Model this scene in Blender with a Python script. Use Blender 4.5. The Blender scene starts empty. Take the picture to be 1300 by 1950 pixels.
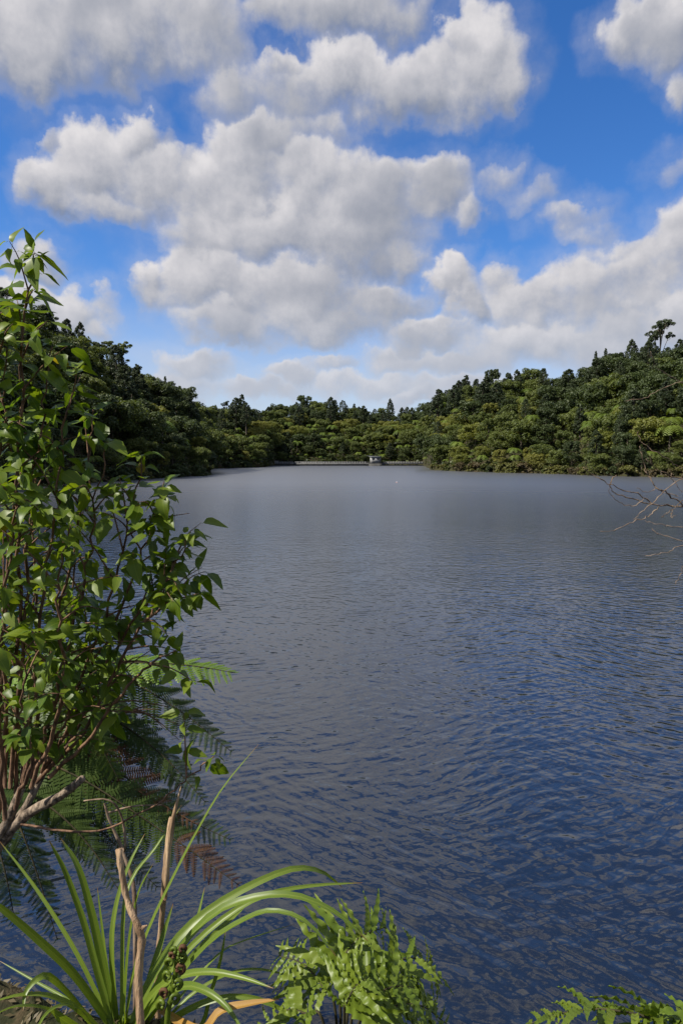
import bpy, math, random
import numpy as np
from mathutils import Vector, Matrix

random.seed(7)
RNG = np.random.default_rng(7)
scene = bpy.context.scene
COL = scene.collection
R = math.radians

# ------------------------------------------------------------------ camera
CAM_Z = 4.5
F = 1300.0                       # focal length in photo pixels (24 mm on a 24x36 frame, upright)
HORIZON = 870.0
PITCH = math.atan((975 - HORIZON) / F)
cam_d = bpy.data.cameras.new('camera')
cam_d.sensor_fit = 'VERTICAL'
cam_d.sensor_height = 36
cam_d.lens = 24
cam_d.clip_start = 0.05
cam_d.clip_end = 20000
cam = bpy.data.objects.new('camera', cam_d)
cam.location = (0, 0, CAM_Z)
cam.rotation_euler = (R(90) - PITCH, 0, 0)
COL.objects.link(cam)
scene.camera = cam

def ray(px, py):
    a, b = (px - 650) / F, -(py - 975) / F
    return Vector((a, math.cos(PITCH) + b * math.sin(PITCH), -math.sin(PITCH) + b * math.cos(PITCH)))

def at(px, py, y):               # point on the pixel's ray at world distance y in front
    d = ray(px, py)
    return Vector((0, 0, CAM_Z)) + d * (y / d.y)

def az_of(px):
    d = ray(px, HORIZON)
    return math.atan2(d.x, d.y)

# ------------------------------------------------------------------ world, sun, exposure
SUN_AZ, SUN_EL = R(-112), R(49)   # azimuth from +Y, positive to the right
sun_dir = Vector((math.sin(SUN_AZ) * math.cos(SUN_EL), math.cos(SUN_AZ) * math.cos(SUN_EL), math.sin(SUN_EL)))
sd = bpy.data.lights.new('sun', 'SUN')
sd.energy = 4.6
sd.angle = R(0.5)
sd.color = (1.0, 0.94, 0.84)
so = bpy.data.objects.new('sun', sd)
so.rotation_euler = sun_dir.to_track_quat('Z', 'Y').to_euler()
so.location = (-60, -20, 80)
COL.objects.link(so)

scene.view_settings.view_transform = 'Standard'
scene.view_settings.look = 'None'
scene.view_settings.exposure = 0.58
scene.view_settings.gamma = 1.0
scene.view_settings.use_curve_mapping = False
scene.render.engine = 'CYCLES'
scene.cycles.use_denoising = True
scene.cycles.max_bounces = 5
scene.cycles.transparent_max_bounces = 4
scene.cycles.caustics_reflective = False
scene.cycles.caustics_refractive = False

class NT:
    """small helper for node trees"""
    def __init__(self, tree):
        self.t = tree; self.n = tree.nodes; self.l = tree.links
    def node(self, typ, ins=None, **props):
        nd = self.n.new(typ)
        for k, v in props.items():
            setattr(nd, k, v)
        for k, v in (ins or {}).items():
            self.set(nd.inputs[k], v)
        return nd
    def set(self, sock, v):
        if isinstance(v, bpy.types.NodeSocket):
            self.l.new(v, sock)
        else:
            sock.default_value = v
    def m(self, op, a, b=None, c=None, clamp=False):
        nd = self.n.new('ShaderNodeMath'); nd.operation = op; nd.use_clamp = clamp
        for i, v in enumerate((a, b, c)):
            if v is not None:
                self.set(nd.inputs[i], v)
        return nd.outputs[0]
    def v(self, op, a, b=None, c=None, out=0):
        nd = self.n.new('ShaderNodeVectorMath'); nd.operation = op
        for i, v in enumerate((a, b, c)):
            if v is not None:
                self.set(nd.inputs[i], v)
        return nd.outputs['Value'] if op in ('DOT_PRODUCT', 'LENGTH', 'DISTANCE') else nd.outputs['Vector']
    def mix(self, fac, a, b, blend='MIX'):
        nd = self.n.new('ShaderNodeMix'); nd.data_type = 'RGBA'; nd.blend_type = blend
        self.set(nd.inputs[0], fac); self.set(nd.inputs[6], a); self.set(nd.inputs[7], b)
        return nd.outputs[2]
    def ramp(self, val, lo, hi, to0=0.0, to1=1.0, smooth=True):
        nd = self.n.new('ShaderNodeMapRange')
        nd.interpolation_type = 'SMOOTHSTEP' if smooth else 'LINEAR'
        for i, v in enumerate((val, lo, hi, to0, to1)):
            self.set(nd.inputs[i], v)
        return nd.outputs[0]
    def noise(self, vec, scale, detail=3, rough=0.5, dist=0.0, out=0, dims='3D'):
        nd = self.n.new('ShaderNodeTexNoise'); nd.noise_dimensions = dims
        self.set(nd.inputs['Vector'], vec)
        nd.inputs['Scale'].default_value = scale; nd.inputs['Detail'].default_value = detail
        nd.inputs['Roughness'].default_value = rough; nd.inputs['Distortion'].default_value = dist
        return nd.outputs[out]
    def xyz(self, x, y, z=0.0):
        nd = self.n.new('ShaderNodeCombineXYZ')
        for i, v in enumerate((x, y, z)):
            self.set(nd.inputs[i], v)
        return nd.outputs[0]
    def sep(self, vec):
        nd = self.n.new('ShaderNodeSeparateXYZ'); self.set(nd.inputs[0], vec)
        return nd.outputs

def rgb(r, g, b):
    return (r, g, b, 1.0)

# cumulus clouds: soft ellipses at the directions where the photograph shows clouds (cx, cy, rx, ry, thinness)
CLOUDS = [
    (40, 60, 150, 95, 0), (210, 30, 190, 90, 0), (370, 50, 110, 75, .1), (70, 140, 70, 40, .2),
    (640, 5, 190, 55, .05), (520, 20, 80, 30, .35), (760, 20, 80, 35, .25), (440, 60, 60, 60, .4),
    (905, 125, 100, 80, 0), (855, 85, 50, 40, .05), (780, 155, 130, 70, 0), (665, 140, 105, 60, 0), (880, 190, 80, 50, .2),
    (560, 175, 130, 65, .25), (440, 170, 90, 75, .38), (540, 125, 55, 28, .25), (600, 240, 110, 40, .35), (960, 150, 40, 60, .1),
    (260, 270, 60, 55, 0), (180, 320, 100, 65, 0), (100, 355, 62, 55, 0), (300, 335, 95, 55, 0), (220, 385, 130, 35, .25), (95, 265, 35, 25, .35),
    (500, 265, 80, 48, 0), (470, 320, 90, 70, 0), (590, 335, 130, 75, 0), (400, 375, 110, 60, 0), (700, 375, 130, 75, .0),
    (830, 355, 90, 60, .1), (900, 400, 50, 40, .3), (520, 430, 230, 85, 0), (680, 450, 140, 85, 0), (400, 450, 110, 70, .1), (760, 500, 60, 50, .2),
    (290, 540, 52, 48, .1), (400, 540, 140, 70, 0), (560, 560, 200, 80, 0), (430, 610, 110, 48, 0), (600, 610, 200, 50, .05), (720, 575, 110, 50, .1),
    (860, 530, 60, 48, 0), (890, 575, 50, 55, 0), (800, 640, 120, 40, .05), (960, 545, 60, 50, .3), (1010, 580, 120, 55, .1),
    (1120, 560, 130, 75, .15), (1230, 530, 110, 75, .15), (1300, 450, 80, 70, .3), (1000, 650, 190, 55, .1), (1180, 640, 150, 75, .05), (1300, 620, 90, 90, 0),
    (880, 690, 150, 40, .1), (750, 680, 110, 36, .2), (1090, 410, 90, 36, .58), (1020, 365, 70, 42, .68), (960, 340, 60, 45, .62), (1270, 330, 60, 50, .72),
    (1220, 60, 85, 50, .15), (1300, 40, 80, 70, .1), (1310, 150, 38, 35, .3), (1180, 480, 120, 40, .55), (1120, 440, 80, 34, .6),
    (60, 490, 75, 48, .25), (140, 600, 90, 58, 0), (50, 570, 60, 45, .1), (20, 660, 90, 60, .1), (190, 640, 50, 40, .2),
    (370, 700, 95, 42, .1), (330, 740, 110, 40, .2), (565, 712, 62, 32, .1), (480, 745, 150, 32, .25), (690, 735, 150, 38, .15), (620, 690, 60, 24, .35), (780, 760, 60, 22, .05), (900, 740, 200, 34, .25),
]
world = bpy.data.worlds.new('World')
scene.world = world
world.use_nodes = True
wt = world.node_tree
wt.nodes.clear()
world.cycles.sampling_method = 'MANUAL'
world.cycles.sample_map_resolution = 256

w = NT(wt)
geo = w.node('ShaderNodeTexCoord')
D = w.v('NORMALIZE', geo.outputs['Generated'])
sx, sy, sz = w.sep(D)
az = w.m('MULTIPLY', w.m('ARCTAN2', sx, sy), F)
el = w.m('MULTIPLY', w.m('ARCSINE', sz), F)
P = w.xyz(az, el, 0)
# billows: two sizes of warp
n1 = w.noise(w.v('MULTIPLY', P, (1, 1.2, 1)), 1 / 120.0, 1, .5, out=1, dims='2D')
n2 = w.noise(w.v('ADD', P, (311, 97, 0)), 1 / 58.0, 5, .55, out=1, dims='2D')
W = w.v('ADD', w.v('MULTIPLY_ADD', w.v('SUBTRACT', n1, (.5, .5, .5)), (75, 60, 0), P),
        w.v('MULTIPLY', w.v('SUBTRACT', n2, (.5, .5, .5)), (70, 66, 0)))
K = 6.5
sumq = None
for cx, cy, rx, ry, b in CLOUDS:
    d = ray(cx, cy).normalized()
    caz, cel = math.atan2(d.x, d.y) * F, math.asin(d.z) * F
    rx, ry = rx * .95 * (1 - abs(caz / F) * .1), ry * .96
    q = w.v('MULTIPLY_ADD', W, (1 / rx, 1 / ry, 0), (-caz / rx, -cel / ry, math.sqrt(1 + b)))
    dd = w.v('DOT_PRODUCT', q, q)
    wgt = w.m('POWER', math.exp(-K), dd)
    sc_ = w.n.new('ShaderNodeVectorMath'); sc_.operation = 'SCALE'
    w.set(sc_.inputs[0], q); w.set(sc_.inputs['Scale'], wgt)
    sumq = sc_.outputs[0] if sumq is None else w.v('ADD', sumq, sc_.outputs[0])
sumw = w.m('MAXIMUM', w.sep(sumq)[2], 1e-12)
fld = w.m('ADD', 2.0, w.m('DIVIDE', w.m('LOGARITHM', sumw, math.e), K))
qa = w.v('DIVIDE', sumq, w.xyz(sumw, sumw, sumw))
side = w.v('DOT_PRODUCT', qa, (-.38, .80, 0))
# away from the photograph's part of the sky the same kind of cloud goes on
big = w.noise(w.v('MULTIPLY', W, (1, 1.7, 1)), 1 / 420.0, 3, .5, dims='2D')
bigl = w.noise(w.v('MULTIPLY', w.v('ADD', W, (-50, 80, 0)), (1, 1.7, 1)), 1 / 420.0, 3, .5, dims='2D')
free = w.m('MULTIPLY', w.m('SUBTRACT', big, .47), 8.0)
fside = w.m('MULTIPLY', w.m('SUBTRACT', big, bigl), 6.0)
outside = w.m('MAXIMUM', w.ramp(w.m('ABSOLUTE', az), 640, 800), w.ramp(el, 800, 930))
inside = w.m('SUBTRACT', 1.0, outside)
fld = w.m('ADD', w.m('MULTIPLY', w.m('MAXIMUM', fld, -3.0), inside), w.m('MULTIPLY', w.m('MINIMUM', free, 1.0), outside))
side = w.m('ADD', w.m('MULTIPLY', side, inside), w.m('MULTIPLY', fside, outside))
fa = w.noise(P, 1 / 80.0, 6, .58, dims='2D')
fb = w.noise(w.v('ADD', P, (-14, 22, 0)), 1 / 80.0, 6, .58, dims='2D')
fld = w.m('ADD', fld, w.m('MULTIPLY', w.m('SUBTRACT', fa, .5), .75))
billow = w.m('MULTIPLY', w.m('SUBTRACT', fa, fb), 1.0)
sky = w.node('ShaderNodeTexSky', sky_type='NISHITA', sun_disc=False, sun_elevation=SUN_EL, sun_rotation=SUN_AZ,
             air_density=1.0, dust_density=0.2, ozone_density=3.0, altitude=100)
sky_c = w.node('ShaderNodeHueSaturation', {'Saturation': 1.28, 'Value': .84, 'Color': sky.outputs[0]}).outputs[0]
sky_c = w.mix(1.0, sky_c, rgb(.92, .98, 1.22), 'MULTIPLY')
crisp = w.ramp(w.m('ADD', side, billow), -.25, .55)                    # sunlit heads are sharp, the shaded undersides dissolve
alpha = w.m('MULTIPLY', w.ramp(fld, w.ramp(crisp, 0, 1, -.50, -.14, False), w.ramp(crisp, 0, 1, .95, .52, False)), w.ramp(el, -60, 20))
veil = w.m('MULTIPLY', w.m('MULTIPLY', w.ramp(fld, -1.5, .3), w.ramp(fa, .25, .7, .35, 1.0)), .26)       # thin cloud round the heaps
alpha = w.m('MAXIMUM', alpha, veil)
lit = w.ramp(w.m('ADD', side, billow), -.70, .72, smooth=False)
edge = w.ramp(fld, .05, .55, 1.0, 0.0)                       # thin cloud lets the light through
lit = w.m('ADD', w.m('MULTIPLY', lit, w.m('SUBTRACT', 1.0, w.m('MULTIPLY', edge, .5))), w.m('MULTIPLY', edge, .25))
gloom = w.ramp(w.noise(w.v('MULTIPLY', w.v('ADD', P, (40, 610, 0)), (1, 1.6, 1)), 1 / 230.0, 2, .5, dims='2D'), .42, .66)
lit = w.m('MULTIPLY', lit, w.m('SUBTRACT', 1.0, w.m('MULTIPLY', w.m('MULTIPLY', gloom, w.ramp(fld, .2, .9)), .5)))
cl_c = w.mix(lit, rgb(1.75, 1.95, 2.45), rgb(5.15, 5.0, 5.1))
col = w.mix(alpha, sky_c, cl_c)
low = w.m('MULTIPLY', w.ramp(el, 70, 330, 1.0, 0.0), .62)                # pale haze low over the hills, all the way round
col = w.mix(low, col, rgb(3.9, 4.25, 4.95))
bg = w.node('ShaderNodeBackground', {'Color': col, 'Strength': 0.1})
wo = w.node('ShaderNodeOutputWorld')
wt.links.new(bg.outputs[0], wo.inputs[0])

# ------------------------------------------------------------------ helpers
def tag(o, label=None, cat=None, group=None, kind=None):
    if label: o['label'] = label
    if cat: o['category'] = cat
    if group: o['group'] = group
    if kind: o['kind'] = kind
    return o

class MB:
    """collects faces, then becomes one mesh"""
    def __init__(self):
        self.v = []; self.q = []; self.uv = []; self.n = 0
    def add(self, verts, quads, uv=None):
        verts = np.asarray(verts, float).reshape(-1, 3); quads = np.asarray(quads, int).reshape(-1, 4)
        self.v.append(verts); self.q.append(quads + self.n)
        self.uv.append(np.zeros((len(verts), 2)) if uv is None else np.asarray(uv, float))
        self.n += len(verts)
        return self
    def merge(self, other, M):
        A = np.array(M)
        for v, q, u in zip(other.v, other.q, other.uv):
            pass
        v = np.concatenate(other.v); q = np.concatenate(other.q); u = np.concatenate(other.uv)
        self.add(v @ A[:3, :3].T + A[:3, 3], q, u)
    def box(self, x0, x1, y0, y1, z0, z1):
        v = [(x, y, z) for z in (z0, z1) for y in (y0, y1) for x in (x0, x1)]
        self.add(v, [(0, 2, 3, 1), (4, 5, 7, 6), (0, 1, 5, 4), (2, 6, 7, 3), (0, 4, 6, 2), (1, 3, 7, 5)])
        return self
    def tube(self, pts, rad, sides=6, jag=0.0, cap=True):
        pts = [Vector(p) for p in pts]; n = len(pts)
        if not hasattr(rad, '__len__'): rad = [rad] * n
        vs = []; us = []
        up = Vector((0.31, 0.17, 0.93)).normalized()
        for i, p in enumerate(pts):
            t = (pts[min(i + 1, n - 1)] - pts[max(i - 1, 0)]).normalized()
            a = t.cross(up)
            if a.length < .05: a = t.cross(Vector((1, 0, 0)))
            a.normalize(); b = t.cross(a)
            for s in range(sides):
                an = 2 * math.pi * s / sides
                rr = rad[i] * (1 + (random.uniform(-jag, jag) if jag else 0))
                vs.append(p + (a * math.cos(an) + b * math.sin(an)) * rr); us.append((s / sides, i / n))
        qs = []
        for i in range(n - 1):
            for s in range(sides):
                s2 = (s + 1) % sides
                qs.append((i * sides + s, i * sides + s2, (i + 1) * sides + s2, (i + 1) * sides + s))
        if cap:
            for ring in (0, n - 1):
                vs.append(pts[ring]); us.append((0, 0)); c = len(vs) - 1
                for s in range(0, sides, 2):
                    qs.append((c, ring * sides + s, ring * sides + (s + 1) % sides, ring * sides + (s + 2) % sides))
        self.add([tuple(x) for x in vs], qs, us)
        return self
    def mesh(self, name, mat, smooth=False):
        v = np.concatenate(self.v); q = np.concatenate(self.q); u = np.concatenate(self.uv)
        me = bpy.data.meshes.new(name)
        me.vertices.add(len(v)); me.vertices.foreach_set('co', v.astype(np.float32).ravel())
        me.loops.add(q.size); me.loops.foreach_set('vertex_index', q.astype(np.int32).ravel())
        me.polygons.add(len(q))
        me.polygons.foreach_set('loop_start', np.arange(0, q.size, 4, dtype=np.int32))
        me.polygons.foreach_set('loop_total', np.full(len(q), 4, np.int32))
        if smooth: me.polygons.foreach_set('use_smooth', np.ones(len(q), bool))
        ul = me.uv_layers.new(name='UVMap')
        ul.data.foreach_set('uv', u[q.ravel()].astype(np.float32).ravel())
        me.materials.append(mat)
        me.update(calc_edges=True); me.validate()
        return me
    def build(self, name, mat, parent=None, smooth=False):
        return link(name, self.mesh(name, mat, smooth), parent)

def link(name, me, parent=None):
    o = bpy.data.objects.new(name, me)
    COL.objects.link(o)
    if parent is not None: o.parent = parent
    return o

def empty(name, loc=(0, 0, 0), rz=0, sc=1.0):
    o = bpy.data.objects.new(name, None)
    o.location = loc; o.rotation_euler = (0, 0, rz)
    o.scale = sc if hasattr(sc, '__len__') else (sc, sc, sc)
    o.empty_display_size = .1
    COL.objects.link(o)
    return o

def smoothcurve(pts, n):
    """Catmull-Rom through pts, n samples"""
    P = [np.array(p, float) for p in pts]
    P = [2 * P[0] - P[1]] + P + [2 * P[-1] - P[-2]]
    out = []
    segs = len(P) - 3
    for i in range(n):
        u = i / (n - 1) * segs; k = min(int(u), segs - 1); t = u - k
        a, b, c, d = P[k:k + 4]
        out.append(.5 * (2 * b + (c - a) * t + (2 * a - 5 * b + 4 * c - d) * t * t + (3 * b - a - 3 * c + d) * t ** 3))
    return [Vector(p) for p in out]

# ------------------------------------------------------------------ materials
def new_mat(name):
    m = bpy.data.materials.new(name); m.use_nodes = True
    m.node_tree.nodes.clear()
    return m, NT(m.node_tree)

def finish(k, shader):
    o = k.node('ShaderNodeOutputMaterial'); k.l.new(shader, o.inputs[0])

def foliage_mat(name, c0, c1, c2, trans=.3, rough=.55, spec=.35, vary=.55, veins=None):
    """leaf colour varies by plant (c0..c1) and by single leaf (towards c2)"""
    m, k = new_mat(name)
    oi = k.node('ShaderNodeObjectInfo'); gm = k.node('ShaderNodeNewGeometry')
    c = k.mix(oi.outputs['Random'], rgb(*c0), rgb(*c1))
    isl = gm.outputs['Random Per Island']
    c = k.mix(k.m('MULTIPLY', k.m('POWER', isl, 2.2), vary), c, rgb(*c2))
    if veins:
        uv = k.sep(k.node('ShaderNodeUVMap').outputs[0])
        off = k.m('ABSOLUTE', k.m('SUBTRACT', uv[1], .5))
        if veins == 'leaf':
            mid = k.ramp(off, .0, .045, 1, 0)
            saw = k.m('PINGPONG', k.m('SUBTRACT', uv[0], k.m('MULTIPLY', off, .7)), .06)
            side = k.m('MULTIPLY', k.ramp(saw, .0, .013, 1, 0), .35)
            vv = k.m('MAXIMUM', mid, side)
            c = k.mix(k.m('MULTIPLY', vv, .5), c, rgb(c2[0] * 1.25, c2[1] * 1.2, c2[2] * 1.3))
            blot = k.noise(k.v('ADD', k.node('ShaderNodeTexCoord').outputs['UV'], k.xyz(oi.outputs['Random'], oi.outputs['Random'])), 4.0, 3, .6)
            c = k.mix(k.m('MULTIPLY', k.ramp(blot, .5, .75), .25), c, rgb(c2[0] * 1.1, c2[1] * .8, c2[2] * .6))
        else:
            st = k.noise(k.xyz(k.m('MULTIPLY', uv[0], .5), k.m('MULTIPLY', uv[1], 14.0)), 1.0, 2, .5)
            c = k.mix(k.m('MULTIPLY', k.ramp(st, .42, .68), .42), c, rgb(c2[0] * 1.2, c2[1] * 1.15, c2[2]))
            c = k.mix(k.m('MULTIPLY', k.ramp(off, .0, .06, 1, 0), .5), c, rgb(c2[0] * 1.3, c2[1] * 1.2, c2[2] * 1.2))
            c = k.mix(k.ramp(uv[0], .94, 1.0), c, rgb(.22, .11, .04))
    p = k.node('ShaderNodeBsdfPrincipled', {'Base Color': c, 'Roughness': rough, 'Specular IOR Level': spec})
    tcol = k.mix(1.0, c, rgb(1.5, 1.45, .45), 'MULTIPLY')
    t = k.node('ShaderNodeBsdfTranslucent', {'Color': tcol})
    mx = k.node('ShaderNodeMixShader', {0: trans, 1: p.outputs[0], 2: t.outputs[0]})
    finish(k, mx.outputs[0])
    return m

def bark_mat(name, c0, c1, scale=6.0, rough=.85, bump=.4, stretch=(1, 1, .25)):
    m, k = new_mat(name)
    tc = k.node('ShaderNodeTexCoord').outputs['Object']
    n = k.noise(k.v('MULTIPLY', tc, stretch), scale, 5, .65)
    c = k.mix(k.ramp(n, .32, .68), rgb(*c0), rgb(*c1))
    b = k.node('ShaderNodeBump', {'Strength': bump, 'Distance': .02, 'Height': n})
    p = k.node('ShaderNodeBsdfPrincipled', {'Base Color': c, 'Roughness': rough, 'Specular IOR Level': .2, 'Normal': b.outputs[0]})
    finish(k, p.outputs[0])
    return m

M = {}
M['broad_dark'] = foliage_mat('broadleaf_dark', (.030, .047, .014), (.052, .074, .020), (.085, .108, .028), .24)
M['broad_mid'] = foliage_mat('broadleaf_mid', (.064, .092, .020), (.112, .138, .032), (.175, .195, .046), .30)
M['broad_yellow'] = foliage_mat('broadleaf_yellow', (.13, .155, .028), (.185, .185, .038), (.24, .235, .055), .32)
M['conifer'] = foliage_mat('conifer_dark', (.022, .036, .014), (.038, .055, .018), (.060, .076, .024), .15)
M['fern_far'] = foliage_mat('fern_far', (.095, .15, .022), (.15, .20, .030), (.20, .25, .045), .32)
M['shrub'] = foliage_mat('shore_shrub', (.060, .085, .018), (.13, .13, .030), (.17, .16, .05), .25)
M['brown_shrub'] = foliage_mat('brown_shrub', (.085, .065, .030), (.12, .095, .045), (.17, .14, .07), .2)
M['flax'] = foliage_mat('flax_far', (.13, .14, .045), (.19, .18, .07), (.26, .23, .11), .2)
M['under'] = foliage_mat('undergrowth_leaves', (.030, .048, .012), (.030, .048, .012), (.085, .10, .022), .22, vary=.8)
M['canopy'] = foliage_mat('canopy_leaves', (.044, .066, .016), (.044, .066, .016), (.105, .125, .030), .24, vary=.8)
M['bark_dark'] = bark_mat('bark_dark', (.05, .040, .028), (.10, .085, .062), 2.5)
M['bark_pale'] = bark_mat('bark_pale', (.20, .18, .15), (.38, .35, .30), 2.0)
M['trunk_near'] = bark_mat('bark_shrub', (.055, .040, .030), (.36, .28, .20), 45, bump=.8, stretch=(1, 1, .5))
M['twig_red'] = bark_mat('bark_twig', (.070, .040, .026), (.25, .145, .085), 45, bump=.5)
M['twig_grey'] = bark_mat('bark_bare', (.10, .065, .042), (.30, .22, .15), 30, bump=.3)
M['deadwood'] = bark_mat('dead_wood', (.20, .12, .065), (.50, .35, .21), 26, bump=.8, stretch=(1, 1, .12))
M['rachis'] = bark_mat('rachis', (.030, .028, .014), (.065, .055, .025), 20, bump=.2)
M['leaf'] = foliage_mat('shrub_leaf', (.070, .132, .011), (.145, .205, .018), (.19, .245, .026), .46, .40, .32, veins='leaf')
M['leaf_old'] = foliage_mat('shrub_leaf_old', (.24, .22, .02), (.28, .20, .04), (.20, .12, .03), .45, .5, .25, veins='leaf')
M['leaf_mass'] = foliage_mat('shrub_leaf_mass', (.062, .118, .010), (.062, .118, .010), (.18, .235, .024), .43, .42, .32, vary=.9, veins='leaf')
M['blade'] = foliage_mat('strap_blade', (.080, .145, .014), (.15, .22, .024), (.20, .26, .045), .38, .40, .45, veins='blade')
M['blade_dead'] = foliage_mat('strap_blade_dead', (.34, .17, .030), (.34, .17, .030), (.40, .28, .10), .3, .5, .3, veins='blade')
M['kiokio'] = foliage_mat('crinkled_fern', (.095, .155, .014), (.16, .215, .024), (.22, .27, .035), .38, .42, .4)
M['fern_near'] = foliage_mat('tree_fern_pinna', (.034, .066, .011), (.066, .108, .018), (.10, .14, .028), .36, .5, .3)  # green darkened, putting the shade over the lower fronds into the colour
M['fern_sun_tint'] = foliage_mat('tree_fern_sun_tint', (.12, .22, .022), (.16, .26, .030), (.20, .29, .04), .42, .45, .3)  # lightened fern green: sunlight on the level frond is put into the colour
M['fern_dead'] = foliage_mat('tree_fern_dead', (.085, .042, .020), (.13, .065, .030), (.19, .10, .05), .2, .7, .2)

def ground_mat():
    m, k = new_mat('forest_floor')
    tc = k.node('ShaderNodeTexCoord').outputs['Object']
    n = k.noise(tc, .35, 4, .6); n2 = k.noise(tc, 9.0, 4, .7)
    c = k.mix(k.ramp(n, .35, .65), rgb(.022, .022, .012), rgb(.030, .036, .014))
    c = k.mix(k.m('MULTIPLY', k.ramp(n2, .45, .7), .6), c, rgb(.14, .095, .055))
    b = k.node('ShaderNodeBump', {'Strength': .7, 'Distance': .04, 'Height': n2})
    p = k.node('ShaderNodeBsdfPrincipled', {'Base Color': c, 'Roughness': .95, 'Specular IOR Level': .1, 'Normal': b.outputs[0]})
    finish(k, p.outputs[0])
    return m
M['ground'] = ground_mat()

def water_mat():
    m, k = new_mat('lake_water')
    tc = k.node('ShaderNodeTexCoord').outputs['Object']
    s = k.sep(tc)
    def train(ang, along, across, off, detail=2, rough=.5):
        ca, sa = math.cos(ang), math.sin(ang)
        u = k.m('ADD', k.m('MULTIPLY', s[0], ca), k.m('MULTIPLY', s[1], sa))       # along the crest
        v = k.m('SUBTRACT', k.m('MULTIPLY', s[1], ca), k.m('MULTIPLY', s[0], sa))
        wob = k.noise(tc, .16, 2, .5)
        v = k.m('ADD', v, k.m('MULTIPLY', wob, 1.6))
        return k.noise(k.xyz(k.m('MULTIPLY', u, along), k.m('MULTIPLY', v, across), off), 1.0, detail, rough)
    a = train(R(-40), 2.1, 5.2, 3.1, 1.3, .45)         # ripples from the right
    b = train(R(24), 2.3, 6.0, 8.7, 1.3, .45)          # ripples from the left
    c = train(R(-6), .9, 2.2, 15.2, 2, .5)
    f = k.noise(tc, 9.0, 3, .6)
    dist = k.v('LENGTH', tc)       # out on the lake the ripples are finer than the eye resolves
    gust = k.ramp(k.noise(k.v('MULTIPLY', tc, (.05, .018, 1)), 1.0, 3, .5), .30, .70, .62, 1.15)
    mixr = k.ramp(k.noise(tc, .22, 2, .5), .40, .60)
    h = k.m('ADD', k.m('ADD', k.m('MULTIPLY', k.m('MULTIPLY', a, .044), k.m('ADD', .45, mixr)), k.m('MULTIPLY', k.m('MULTIPLY', b, .036), k.m('SUBTRACT', 1.5, mixr))),
            k.m('ADD', k.m('MULTIPLY', c, .036), k.m('MULTIPLY', f, .0035)))
    h = k.m('MULTIPLY', h, k.m('MULTIPLY', gust, k.ramp(dist, 5.0, 48.0, 1.05, .26, smooth=False)))
    bp = k.node('ShaderNodeBump', {'Strength': 1.0, 'Distance': 1.0, 'Height': h})
    rgh = k.m('ADD', .07, k.ramp(k.m('POWER', dist, .5), 2.4, 11.0, .02, .24, smooth=False))
    # murky water under a rippled mirror; the reflectance follows the mean surface and, in part, each ripple
    f0 = k.node('ShaderNodeFresnel', {'IOR': 1.47}).outputs[0]
    f1 = k.node('ShaderNodeFresnel', {'IOR': 1.47, 'Normal': bp.outputs[0]}).outputs[0]
    fac = k.m('ADD', k.m('MULTIPLY', f0, .60), k.m('MULTIPLY', f1, .40))
    fac = k.m('DIVIDE', k.m('MULTIPLY', fac, 2.6), k.m('ADD', 1.0, k.m('MULTIPLY', fac, 3.9)))      # ripples keep it from closing up at the horizon
    deep = k.node('ShaderNodeBsdfDiffuse', {'Color': rgb(.008, .011, .016)})
    mirror = k.node('ShaderNodeBsdfGlossy', {'Color': rgb(1, 1, 1), 'Roughness': rgh, 'Normal': bp.outputs[0]})
    p = k.node('ShaderNodeMixShader', {0: fac, 1: deep.outputs[0], 2: mirror.outputs[0]})
    finish(k, p.outputs[0])
    return m
M['water'] = water_mat()

def concrete_mat(name, c0, c1):
    m, k = new_mat(name)
    tc = k.node('ShaderNodeTexCoord').outputs['Object']
    n = k.noise(k.v('MULTIPLY', tc, (1, 1, .3)), .9, 5, .65)
    c = k.mix(k.ramp(n, .3, .7), rgb(*c0), rgb(*c1))
    p = k.node('ShaderNodeBsdfPrincipled', {'Base Color': c, 'Roughness': .85})
    finish(k, p.outputs[0])
    return m
M['concrete'] = concrete_mat('concrete', (.22, .22, .21), (.36, .36, .35))
M['concrete_wet'] = concrete_mat('concrete_wet', (.04, .04, .036), (.09, .088, .08))
M['concrete_pale'] = concrete_mat('concrete_pale', (.28, .28, .27), (.42, .42, .41))
M['roof'] = concrete_mat('roof_slab', (.16, .17, .18), (.26, .27, .28))
M['dark_glass'] = concrete_mat('dark_opening', (.012, .013, .014), (.02, .021, .022))
M['buoy'] = concrete_mat('buoy_paint', (.40, .39, .37), (.50, .48, .46))
M['buoy_red'] = concrete_mat('buoy_band', (.55, .10, .04), (.60, .13, .05))

# ------------------------------------------------------------------ terrain
# photo column -> waterline distance, ridge distance, skyline row
PROF = [(-900, 18, 90, 500), (-420, 45, 110, 480), (-220, 72, 135, 500), (-100, 90, 150, 520), (0, 106, 170, 560), (60, 114, 178, 592), (100, 120, 185, 612), (170, 128, 200, 645),
        (250, 140, 215, 700), (330, 156, 228, 745), (392, 168, 245, 778), (404, 262, 320, 785), (450, 282, 345, 780), (500, 300, 380, 778),
        (522, 352, 408, 776), (580, 360, 430, 768), (650, 362, 430, 772), (740, 362, 430, 778), (806, 360, 425, 776), (822, 236, 335, 766),
        (860, 222, 310, 742), (900, 213, 300, 726), (960, 201, 290, 716), (1020, 195, 280, 714), (1062, 190, 275, 744), (1130, 176, 262, 704),
        (1200, 171, 255, 668), (1300, 167, 250, 656), (1450, 150, 235, 620), (1800, 90, 170, 560), (2400, 30, 110, 500)]
AZ = np.array([az_of(p[0]) for p in PROF])
D0 = np.array([p[1] for p in PROF], float)
D1 = np.array([p[2] for p in PROF], float)
TREE = 9.0
def sky_z(px, py, r):
    d = ray(px, py)
    return CAM_Z + d.z * r / math.hypot(d.x, d.y)
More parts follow.
